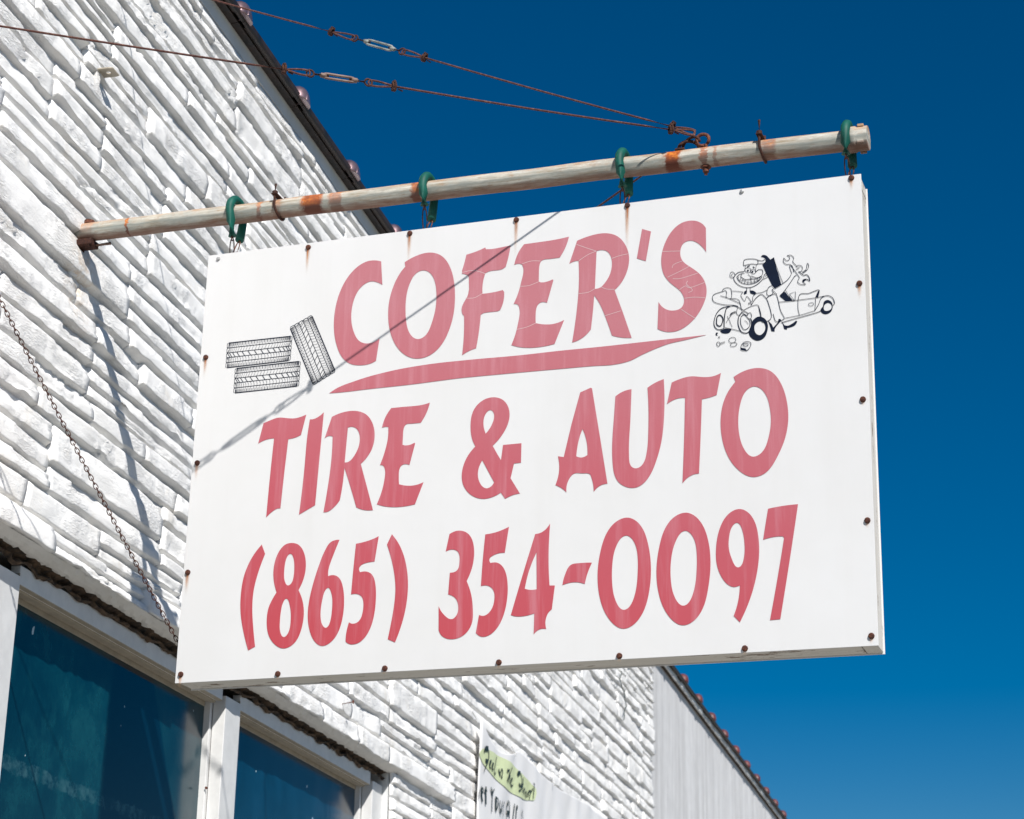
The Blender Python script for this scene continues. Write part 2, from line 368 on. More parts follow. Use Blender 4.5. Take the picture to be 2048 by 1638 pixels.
# ------------------------------------------------------------------ ground, pavement, road
def sheet(name, x0, x1, y0, y1, z, mat, t=0.0):
    bm = bmesh.new()
    add_box(bm, ((x0 + x1) / 2, (y0 + y1) / 2, z - 0.1), x1 - x0, y1 - y0, 0.2)
    o = from_bm(name, bm, mat); tag(o, kind='structure'); return o
M_GROUND = simple('dry_earth_ground', (0.24, 0.21, 0.16), 0.95, 0, 0.15, 0.5)
M_PAVE = simple('pale_concrete', (0.39, 0.37, 0.33), 0.9, 0, 0.08, 3)
M_ROAD = simple('asphalt', (0.10, 0.10, 0.098), 0.9, 0, 0.1, 8)
sheet('ground', -1500, 1500, -1500, 1500, GZ - 0.16, M_GROUND)
sheet('pavement', -0.45, 4.2, -60, 60, GZ, M_PAVE)
sheet('road', 4.2, 15.0, -60, 60, GZ - 0.13, M_ROAD)

# ------------------------------------------------------------------ the shop building
ROOF_Z = 1.80; WALL_Y0, WALL_Y1 = -4.5, 12.98
shop = thing('shop_building', (X0 - 2, 4, GZ), 'white painted split-stone shop front with storefront windows and dark tile coping', 'building')
bm = bmesh.new()
TH = 0.30
def yz_box(bm, y0, y1, z0, z1, x1, th): add_box(bm, (x1 - th / 2, (y0 + y1) / 2, (z0 + z1) / 2), th, y1 - y0, z1 - z0)
yz_box(bm, WALL_Y0, WALL_Y1, -1.115, ROOF_Z, X0 - 0.035, TH)
yz_box(bm, 4.545, WALL_Y1, GZ - 0.1, -1.1165, X0 - 0.035, TH)
from_bm('mortar_backing', bm, M_MORTAR, shop)
# smooth painted band under the coping
bm = bmesh.new(); yz_box(bm, WALL_Y0, WALL_Y1, ROOF_Z + 0.001, 1.925, X0 + 0.004, 0.33); from_bm('parapet_band', bm, M_BAND, shop)
# body behind
bm = bmesh.new()
add_box(bm, (X0 - 4.4, (WALL_Y0 + WALL_Y1) / 2, (GZ + 1.7) / 2), 8.0, WALL_Y1 - WALL_Y0, 1.7 - GZ); from_bm('side_walls', bm, M_BACK, shop)
# bulkhead wall under the storefront glass
bm = bmesh.new(); yz_box(bm, WALL_Y0, 4.495, GZ - 0.1, -4.0, X0 - 0.02, 0.28); from_bm('bulkhead', bm, M_BAND, shop)

# stones -------------------------------------------------------------
rnd = random.Random(7)
def courses():
    """bands of stone; each band has blocks, each block splits into ledges: returns (y0,y1,z0,z1,slant0,slant1)"""
    out = []
    def band_fill(zt, zb, ya, yb, single=0):
        y = ya - rnd.uniform(0, 0.3)
        sl = rnd.uniform(-0.3, 0.3)
        while y < yb:
            L = rnd.choice([rnd.uniform(0.42, 0.65), rnd.uniform(0.6, 0.95), rnd.uniform(0.9, 1.4)])
            y1 = y + L; sl1 = rnd.uniform(-0.1, 0.5)
            if y1 > yb - 0.2: y1 = yb; sl1 = 0.0
            h = zt - zb
            if single: n = 1
            elif h > 0.20: n = rnd.choice([2, 2, 3, 3])
            elif h > 0.14: n = rnd.choice([1, 2, 2, 2])
            else: n = rnd.choice([1, 1, 2])
            ws = [rnd.uniform(0.7, 1.5) for _ in range(n)]; s = sum(ws); z = zt
            for w in ws:
                dz = h * w / s
                out.append((max(y, ya), y1, z - dz, z, sl, sl1)); z -= dz
            y = y1; sl = sl1
    def region(zt, zb, ya, yb):
        z = zt
        while z - zb > 0.36:
            if rnd.random() < 0.42:
                h = rnd.uniform(0.060, 0.115); band_fill(z, z - h, ya, yb, 1); z -= h; continue
            h = rnd.choice([rnd.uniform(0.10, 0.16), rnd.uniform(0.15, 0.25), rnd.uniform(0.2, 0.3)])
            band_fill(z, z - h, ya, yb); z -= h
        k = (z - zb) / 2
        band_fill(z, z - k, ya, yb); band_fill(z - k, zb, ya, yb)
    region(ROOF_Z - 0.005, -1.12, WALL_Y0, WALL_Y1)
    region(-1.12, GZ, 4.515, WALL_Y1)
    return out
def nz(y, z, s, seed): return noise.noise(Vector((y * s + seed, z * s * 1.3, seed * 0.37)))
def stone_mesh(V, F, st, sid, hi):
    y0, y1, z0, z1, s0, s1 = st
    r = random.Random(sid * 13 + 5)
    L, H = y1 - y0, z1 - z0
    out = r.uniform(0.006, 0.021) + (0.006 if H > 0.09 else 0); inn = -0.016
    if abs(z0 + 1.12) < 1e-4 and y0 < 4.6: out = r.uniform(0.040, 0.052)
    tilt = r.uniform(-0.010, 0.010); ptop = r.uniform(0.62, 0.98)
    nu = max(6, int(L / (0.022 if hi else 0.08)))
    und = min(0.32, (0.008 + 0.010 * r.random()) / H + 0.05)   # share of the height that is undercut
    f = lambda q: und + (1 - und) * q
    if hi: prof = [(0.0, 0.0), (und * 0.5, 0.46), (und * 0.90, 0.93), (und, 1.0), (f(0.06), 1.01), (f(0.22), 0.99), (f(0.40), 0.5 + 0.5 * (0.7 + 0.3 * ptop)), (f(0.58), 0.4 + 0.6 * (0.5 + 0.5 * ptop)), (f(0.76), 0.2 + 0.8 * ptop), (f(0.90), ptop), (f(0.97), ptop * 0.86), (1.0, 0.1)]
    else: prof = [(0.0, 0.0), (und * 0.9, 0.93), (und, 1.0), (f(0.10), 1.0), (f(0.5), 0.5 + 0.5 * ptop), (f(0.92), ptop), (1.0, 0.1)]
    sd = r.uniform(0, 90); base = len(V); nv = len(prof)
    step_at = r.uniform(0.15, 0.85) if r.random() < 0.5 else None; step_d = r.uniform(0.004, 0.012); srow = r.uniform(0.3, 0.8)
    low = r.random() < 0.4; lpos = r.uniform(0.2, 0.8)
    for i in range(nu + 1):
        u = i / nu
        e = min(u, 1 - u) * L
        for j, (t, p) in enumerate(prof):
            z = z0 + H * t
            y = y0 + L * u + (s0 * (1 - u) + s1 * u) * (z - (z0 + z1) / 2) * 0.6
            if 0 < i < nu:
                wob = 0.0055 * nz(y, z0, 3.5, sd) + 0.0035 * nz(y, z0, 13, sd + 4)
                chip = max(0.0, nz(y, z0, 7, sd + 50) - 0.28) * 0.035      # broken out bits of the lower edge
                if t <= f(0.1): z += wob + chip * min(1, p)
                elif t > f(0.9): z += 0.5 * wob
            x = inn + (out + tilt * (u - 0.5) * 2 - inn) * p
            if p > 0.4:
                q = min(1, p * 1.1)
                x += (0.006 * nz(y, z, 3.0, sd + 9) + 0.005 * nz(y, z, 11, sd + 20)) * q
                tear = max(0.0, noise.noise(Vector((y * 3.2 + sd, z * 6, sd))) - 0.10)
                x -= tear * 0.030 * q * (0.5 + 0.5 * noise.noise(Vector((y * 24, z * 60, sd)))) 
                x += tear * 0.024 * noise.noise(Vector((y * 40, z * 90, sd)))
            if step_at is not None and u > step_at and t > f(srow): x -= step_d
            if low and abs(u - lpos) < 0.12 and und < t < f(0.5): x -= step_d * 0.7
            if i == 0: x = inn + (x - inn) * 0.10
            elif i == nu: x = inn + (x - inn) * 0.55
            elif u < 0.5 and e < 0.02: x -= 0.002 * (1 - e / 0.02) * p
            V.append((X0 + x, y + (0.005 * nz(z, y0, 30, sd) if i in (1, nu - 1) else 0), z))
    for ii, tgt in ((1, 0), (nu - 1, nu)):      # steep ends
        for j in range(nv):
            a = base + ii * nv + j; b = base + tgt * nv + j
            q = 0.006 / (L / nu)
            V[a] = (V[a][0], V[b][1] + (V[a][1] - V[b][1]) * min(1, q), V[a][2])
    for i in range(nu):
        for j in range(nv - 1):
            a = base + i * nv + j
            F.append((a, a + nv, a + nv + 1, a + 1))
    return nu, nv
stones = courses()
signpoly = [(417, 512), (1722, 347), (1768, 1309), (384, 1380), (350, 1366)]
def inpoly(x, y, P):
    c = False; j = len(P) - 1
    for i in range(len(P)):
        if (P[i][1] > y) != (P[j][1] > y) and x < (P[j][0] - P[i][0]) * (y - P[i][1]) / (P[j][1] - P[i][1]) + P[i][0]: c = not c
        j = i
    return c
def seen(st):
    ym, zm = (st[0] + st[1]) / 2, (st[2] + st[3]) / 2; n = 0
    for y in (st[0], ym, st[1]):
        px, py = proj((X0, y, zm))
        if -10 < px < 2058 and -10 < py < 1648 and not inpoly(px, py, signpoly): n += 1
    if not n or st[1] < -1.5: return 0
    a = proj((X0, st[0], st[2])); b = proj((X0, st[1], st[2])); c = proj((X0, st[0], st[3]))
    return n / 3 * abs((b[0] - a[0]) * (c[1] - a[1]) - (b[1] - a[1]) * (c[0] - a[0]))
area = [(seen(s), i) for i, s in enumerate(stones)]
top = set(i for a, i in sorted(area, reverse=True)[:296] if a > 0)
VS, FS = [], []
for i, st in enumerate(stones):
    a = area[i][0]
    if i in top:
        V, F = [], []; stone_mesh(V, F, st, i, True); pyd('stone', V, F, M_STONE, shop, True)
    else: stone_mesh(VS, FS, st, i, a > 120)
rest = pyd('stone_facing', VS, FS, M_STONE, shop, True); tag(rest, kind='stuff')

# broken dark joint above the window heads, ragged
bm = bmesh.new(); r2 = random.Random(3); nyy = 320
rows = []
for i in range(nyy + 1):
    y = WALL_Y0 + (4.62 - WALL_Y0) * i / nyy
    k = 0.5 + 0.5 * noise.noise(Vector((y * 2.2, 3.1, 0)))
    zt = -1.119; zb = -1.163 + 0.026 * noise.noise(Vector((y * 9, 0, 0))) + 0.012 * noise.noise(Vector((y * 31, 4, 0)))
    row = []
    for j in range(6):
        t = j / 5
        x = X0 - 0.012 - 0.05 * math.sin(min(1, t * 1.15) * math.pi * 0.9) * (0.5 + k) + 0.022 * noise.noise(Vector((y * 22, t * 6, 2)))
        x = min(x, X0 - 0.006) if j else X0 + 0.004
        row.append(bm.verts.new((x if j < 5 else X0 - 0.052, y, zt + (zb - zt) * t)))
    rows.append(row)
for i in range(nyy):
    for j in range(5): bm.faces.new((rows[i][j], rows[i + 1][j], rows[i + 1][j + 1], rows[i][j + 1]))
from_bm('broken_joint', bm, M_BROKEN, shop, normals=False)
# rough cream underside of the last course
bm = bmesh.new(); rows = []
for i in range(nyy + 1):
    y = WALL_Y0 + (4.55 - WALL_Y0) * i / nyy; row = []
    for j in range(5):
        t = j / 4
        x = X0 + 0.040 - 0.075 * t + 0.006 * noise.noise(Vector((y * 12, t * 3, 7)))
        row.append(bm.verts.new((x, y, -1.106 - 0.022 * math.sin(t * 2.2) + 0.008 * noise.noise(Vector((y * 18, t * 4, 1))))))
    rows.append(row)
for i in range(nyy):
    for j in range(4): bm.faces.new((rows[i][j], rows[i][j + 1], rows[i + 1][j + 1], rows[i + 1][j]))
from_bm('stone_underside', bm, M_MORTAR, shop, normals=False)

# storefront window: head, mullions, panes
FX = X0 - 0.058; GXP = X0 - 0.150
win = link('storefront_window', bpy.data.meshes.new('storefront_window'), None, shop)
bm = bmesh.new()
MY = [(-2.42, -2.22), (-0.175, 0.028), (2.060, 2.278), (4.300, 4.505)]
edges = [WALL_Y0] + [v for m in MY for v in m]
for k in range(0, len(edges) - 1, 2):
    a, b = edges[k], edges[k + 1]
    add_box(bm, (FX - 0.02, (a + b) / 2, -1.192), 0.04, b - a - 0.003, 0.072, bev=0.003)
from_bm('window_head', bm, M_ALU, win)
bm = bmesh.new()
for k in range(0, len(edges) - 1, 2):
    a, b = edges[k], edges[k + 1]
    for j, (xa, xb, zb) in enumerate(((0.0, 0.026, -1.229), (0.031, 0.056, -1.236), (0.061, 0.080, -1.231), (0.082, 0.092, -1.250))):
        add_box(bm, (FX - (xa + xb) / 2 - 0.0005, (a + b) / 2, (zb - 1.185) / 2 - 0.0005 * j), xb - xa, b - a - 0.002, -1.185 - zb, bev=0.0015)
from_bm('glazing_stop', bm, M_SOFFIT, win)
for a, b in MY:
    bm = bmesh.new()
    # stepped profile: main tube and thinner return beside the glass
    add_box(bm, (FX + 0.006 - 0.03, (a + b) / 2 + 0.012, -2.60), 0.06, (b - a) - 0.030, 2.80, bev=0.003)
    add_box(bm, (FX - 0.060 - 0.018, (a + b) / 2 + 0.004, -2.602), 0.040, (b - a) - 0.002, 2.78, bev=0.003)
    from_bm('mullion', bm, M_ALU, win)
    bm = bmesh.new(); add_hex(bm, Vector((FX - 0.05, a + 0.0, -1.62)), Vector((0, 1, 0)), 0.006, 0.008, 8); from_bm('rusty_screw', bm, M_RUST2, win)
for k in range(0, len(edges) - 1, 2):
    a, b = edges[k], edges[k + 1]
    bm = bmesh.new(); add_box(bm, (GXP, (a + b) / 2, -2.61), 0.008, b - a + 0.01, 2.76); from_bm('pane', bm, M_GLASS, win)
bm = bmesh.new(); add_box(bm, (FX - 0.04, (WALL_Y0 + 4.50) / 2, -4.01 + 0.005), 0.14, 4.50 - WALL_Y0, 0.05, bev=0.004); from_bm('sill', bm, M_ALU, win)
# wall reveal behind the frame's end
bm = bmesh.new(); add_box(bm, (X0 - 0.10, 4.524, -2.62), 0.16, 0.032, 3.0); from_bm('jamb', bm, M_BAND, win)

# coping tiles with rolls -------------------------------------------
def coping(parent, ys, z, mat_tile, mat_roll, x=X0, over=0.075, h=0.07, rr=0.062, rollw=0.10, back=0.36):
    for k in range(len(ys) - 1):
        a, b = ys[k], ys[k + 1]
        prof = [(over, 0.0), (over + 0.006, 0.012), (over + 0.006, h * 0.55), (over - 0.008, h * 0.8), (over - 0.05, h), (-back * 0.5, h + 0.035), (-back, h), (-back, -0.02), (-back + 0.02, -0.02), (-back + 0.02, 0.0), (over - 0.03, 0.0), (over - 0.03, 0.012), (over - 0.012, 0.012), (over - 0.012, 0.0)]
        V = [(x + p[0], y, z + p[1]) for y in (a + 0.004, b - 0.002) for p in prof]; n = len(prof)
        F = [tuple(range(n))[::-1], tuple(range(n, 2 * n))] + [(i, (i + 1) % n, n + (i + 1) % n, n + i) for i in range(n)]
        o = pyd('coping_tile', V, F, mat_tile, parent)
        # the raised roll that covers the joint: an arch running across the wall, rounded nose at the front
        yc = b; V = []; F = []; NA = 14; NX = 9
        for i in range(NX + 1):
            t = i / NX
            if i <= 5:
                s = math.sin(t / (5 / NX) * math.pi / 2); xx = over + 0.030 - 0.055 * (1 - math.cos(t / (5 / NX) * math.pi / 2))
                ra = rr * (0.35 + 0.65 * s)
            else: xx = over - 0.025 - (t - 5 / NX) / (1 - 5 / NX) * (back + over - 0.03); ra = rr
            zz = z + (0.012 if i < 3 else 0.012)
            for q in range(NA + 1):
                th = math.pi * q / NA
                V.append((x + xx, yc - math.cos(th) * ra * rollw / rr * 0.75, zz + math.sin(th) * ra * (1.55) + (0.0)))
        for i in range(NX):
            for q in range(NA):
                a0 = i * (NA + 1) + q; F.append((a0, a0 + 1, a0 + NA + 2, a0 + NA + 1))
        F.append(tuple(range(NA + 1)))
        for i in range(NX): F.append((i * (NA + 1), (i + 1) * (NA + 1), (i + 1) * (NA + 1) + NA, i * (NA + 1) + NA))
        o2 = pyd('joint_roll', V, F, mat_roll, o, True)
        o2.matrix_parent_inverse = Matrix.Identity(4)
        for p in o2.data.polygons[-NX - 1:]: p.use_smooth = False
ys = [1.434 + 0.847 * k for k in range(-7, 14)]
coping(shop, [y for y in ys if y < 12.9] + [12.97], 1.885, M_TILE, M_ROLL)
# thin dark drip shadow gap under the tiles is the tile's own lip; mortar bed
bm = bmesh.new(); yz_box(bm, WALL_Y0, WALL_Y1, 1.9265, 1.945, X0 - 0.01, 0.30); from_bm('mortar_bed', bm, M_MORTAR, shop)

# ------------------------------------------------------------------ far grey building
far = thing('grey_building', (X0 - 2, 20, GZ), 'grey rain-streaked building with red coping rolls beyond the stone shop', 'building')
bm = bmesh.new(); add_box(bm, (X0 - 4.0 - 0.02, 22.5, (GZ + 1.53) / 2), 8.0, 19.0, 1.53 - GZ); from_bm('rendered_wall', bm, M_GREY, far)
bm = bmesh.new()
for k in range(76):   # pale chipped strip of mortar lumps under the coping
    y = 13.1 + k * 0.245; add_box(bm, (X0 - 0.12, y + 0.11, 1.562), 0.30 + rnd.uniform(-0.012, 0.012), 0.225 + rnd.uniform(-0.015, 0.015), 0.052 + rnd.uniform(-0.008, 0.008), bev=0.006)
o = from_bm('mortar_strip', bm, M_BAND, far)
bm = bmesh.new(); yz_box(bm, 13.0, 32, 1.531, 1.575, X0 + 0.012, 0.3); from_bm('dark_joint', bm, M_BROKEN, far)
coping(far, [13.03] + [14.669 + 1.005 * k for k in range(-1, 17)], 1.588, M_TILE, M_RED, over=0.06, h=0.045, rr=0.060, rollw=0.085)

# ------------------------------------------------------------------ shapes traced on the sign
def smooth_outline(pts, seg=6):
    """pts: (x,y) corner or (x,y,1) smooth; closed"""
    n = len(pts); out = []
    def P(i): return Vector(pts[i % n][:2])
    def sm(i): return len(pts[i % n]) > 2
    for i in range(n):
        a, b = P(i), P(i + 1); L = (b - a).length
        if not sm(i) and not sm(i + 1): out.append(a); continue
        def tan(k):
            d0 = P(k) - P(k - 1); d1 = P(k + 1) - P(k)
            if d0.length < 1e-6 or d1.length < 1e-6: return d0 + d1
            return (d0 / d0.length * d1.length + d1 / d1.length * d0.length).normalized()
        if sm(i): ta = tan(i)
        else: ta = None
        if sm(i + 1): tb = tan(i + 1)
        else: tb = None
        if ta is None: ta = ((b - a).normalized() * 2 - tb).normalized() if tb.dot((b - a).normalized()) > 0.1 else (b - a).normalized()
        if tb is None: tb = ((b - a).normalized() * 2 - ta).normalized() if ta.dot((b - a).normalized()) > 0.1 else (b - a).normalized()
        for k in range(seg):
            t = k / seg; h00 = 2 * t**3 - 3 * t**2 + 1; h10 = t**3 - 2 * t**2 + t; h01 = -2 * t**3 + 3 * t**2; h11 = t**3 - t**2
            out.append(a * h00 + ta * (L * h10) + b * h01 + tb * (L * h11))
    return out
def relax(loop_pts, seg=7, it=14):
    """resample and even out the smooth runs, keeping the corners"""
    q = smooth_outline(loop_pts, seg); cs = [Vector(p[:2]) for p in loop_pts if len(p) == 2]
    fixed = [any((v - c).length < 1e-6 for c in cs) for v in q]; n = len(q)
    # straight runs have no inner samples, so neighbours of very different spacing are left alone
    for _ in range(it):
        for sgn in (0.55, -0.56):
            nq = []
            for i in range(n):
                a, b, c = q[i - 1], q[i], q[(i + 1) % n]; la, lc = (b - a).length, (c - b).length
                if fixed[i] or la < 1e-7 or lc < 1e-7 or max(la, lc) > 4 * min(la, lc): nq.append(b.copy())
                else: nq.append(b + (a * (lc / (la + lc)) + c * (la / (la + lc)) - b) * sgn)
            q = nq
    return q
def filled(name, loops, to3, mat, parent, thick=0.0008):
    """filled flat shape from closed 2-D loops (u,w) with even-odd holes, mapped by to3(u,w,off)"""
    cu = bpy.data.curves.new(name, 'CURVE'); cu.dimensions = '2D'; cu.fill_mode = 'BOTH'; cu.extrude = thick / 2
    for lp in loops:
        s = cu.splines.new('POLY'); s.points.add(len(lp) - 1); s.use_cyclic_u = True
        for p, q in zip(s.points, lp): p.co = (q[0], q[1], 0, 1)
    tmp = bpy.data.objects.new('tmp', cu); COL.objects.link(tmp)
    dg = bpy.context.evaluated_depsgraph_get()
    me = bpy.data.meshes.new_from_object(tmp.evaluated_get(dg)); bpy.data.objects.remove(tmp); bpy.data.curves.remove(cu)
    me.name = name
    for v in me.vertices: v.co = to3(v.co.x, v.co.y, v.co.z)
    me.update(); me.materials.clear()
    return link(name, me, mat, parent)
def ribbon(V, F, pts, w, to3, base_off, closed=False):
    """flat stroke of width w along (u,w) points"""
    n = len(pts); P = [Vector(p[:2]) for p in pts]; L = []; R = []
    for i in range(n):
        if closed: d = P[(i + 1) % n] - P[i - 1]
        else: d = P[min(i + 1, n - 1)] - P[max(i - 1, 0)]
        if d.length < 1e-9: d = Vector((1, 0))
        d.normalize(); nn = Vector((-d.y, d.x)) * (w / 2 if isinstance(w, float) else w[i] / 2)
        L.append(P[i] + nn); R.append(P[i] - nn)
    b = len(V)
    for i in range(n): V.append(to3(L[i].x, L[i].y, base_off)); V.append(to3(R[i].x, R[i].y, base_off))
    for i in range(n if closed else n - 1):
        a = b + 2 * i; c = b + 2 * ((i + 1) % n); F.append((a, a + 1, c + 1, c))
def open_smooth(pts, seg=5):
    n = len(pts); out = []
    P = [Vector(p[:2]) for p in pts]
    if n < 3: return P
    for i in range(n - 1):
        p0 = P[max(i - 1, 0)]; p1 = P[i]; p2 = P[i + 1]; p3 = P[min(i + 2, n - 1)]
        for k in range(seg):
            t = k / seg
            out.append(0.5 * ((2 * p1) + (p2 - p0) * t + (2 * p0 - 5 * p1 + 4 * p2 - p3) * t * t + (3 * p1 - p0 - 3 * p2 + p3) * t**3))
    out.append(P[-1]); return out

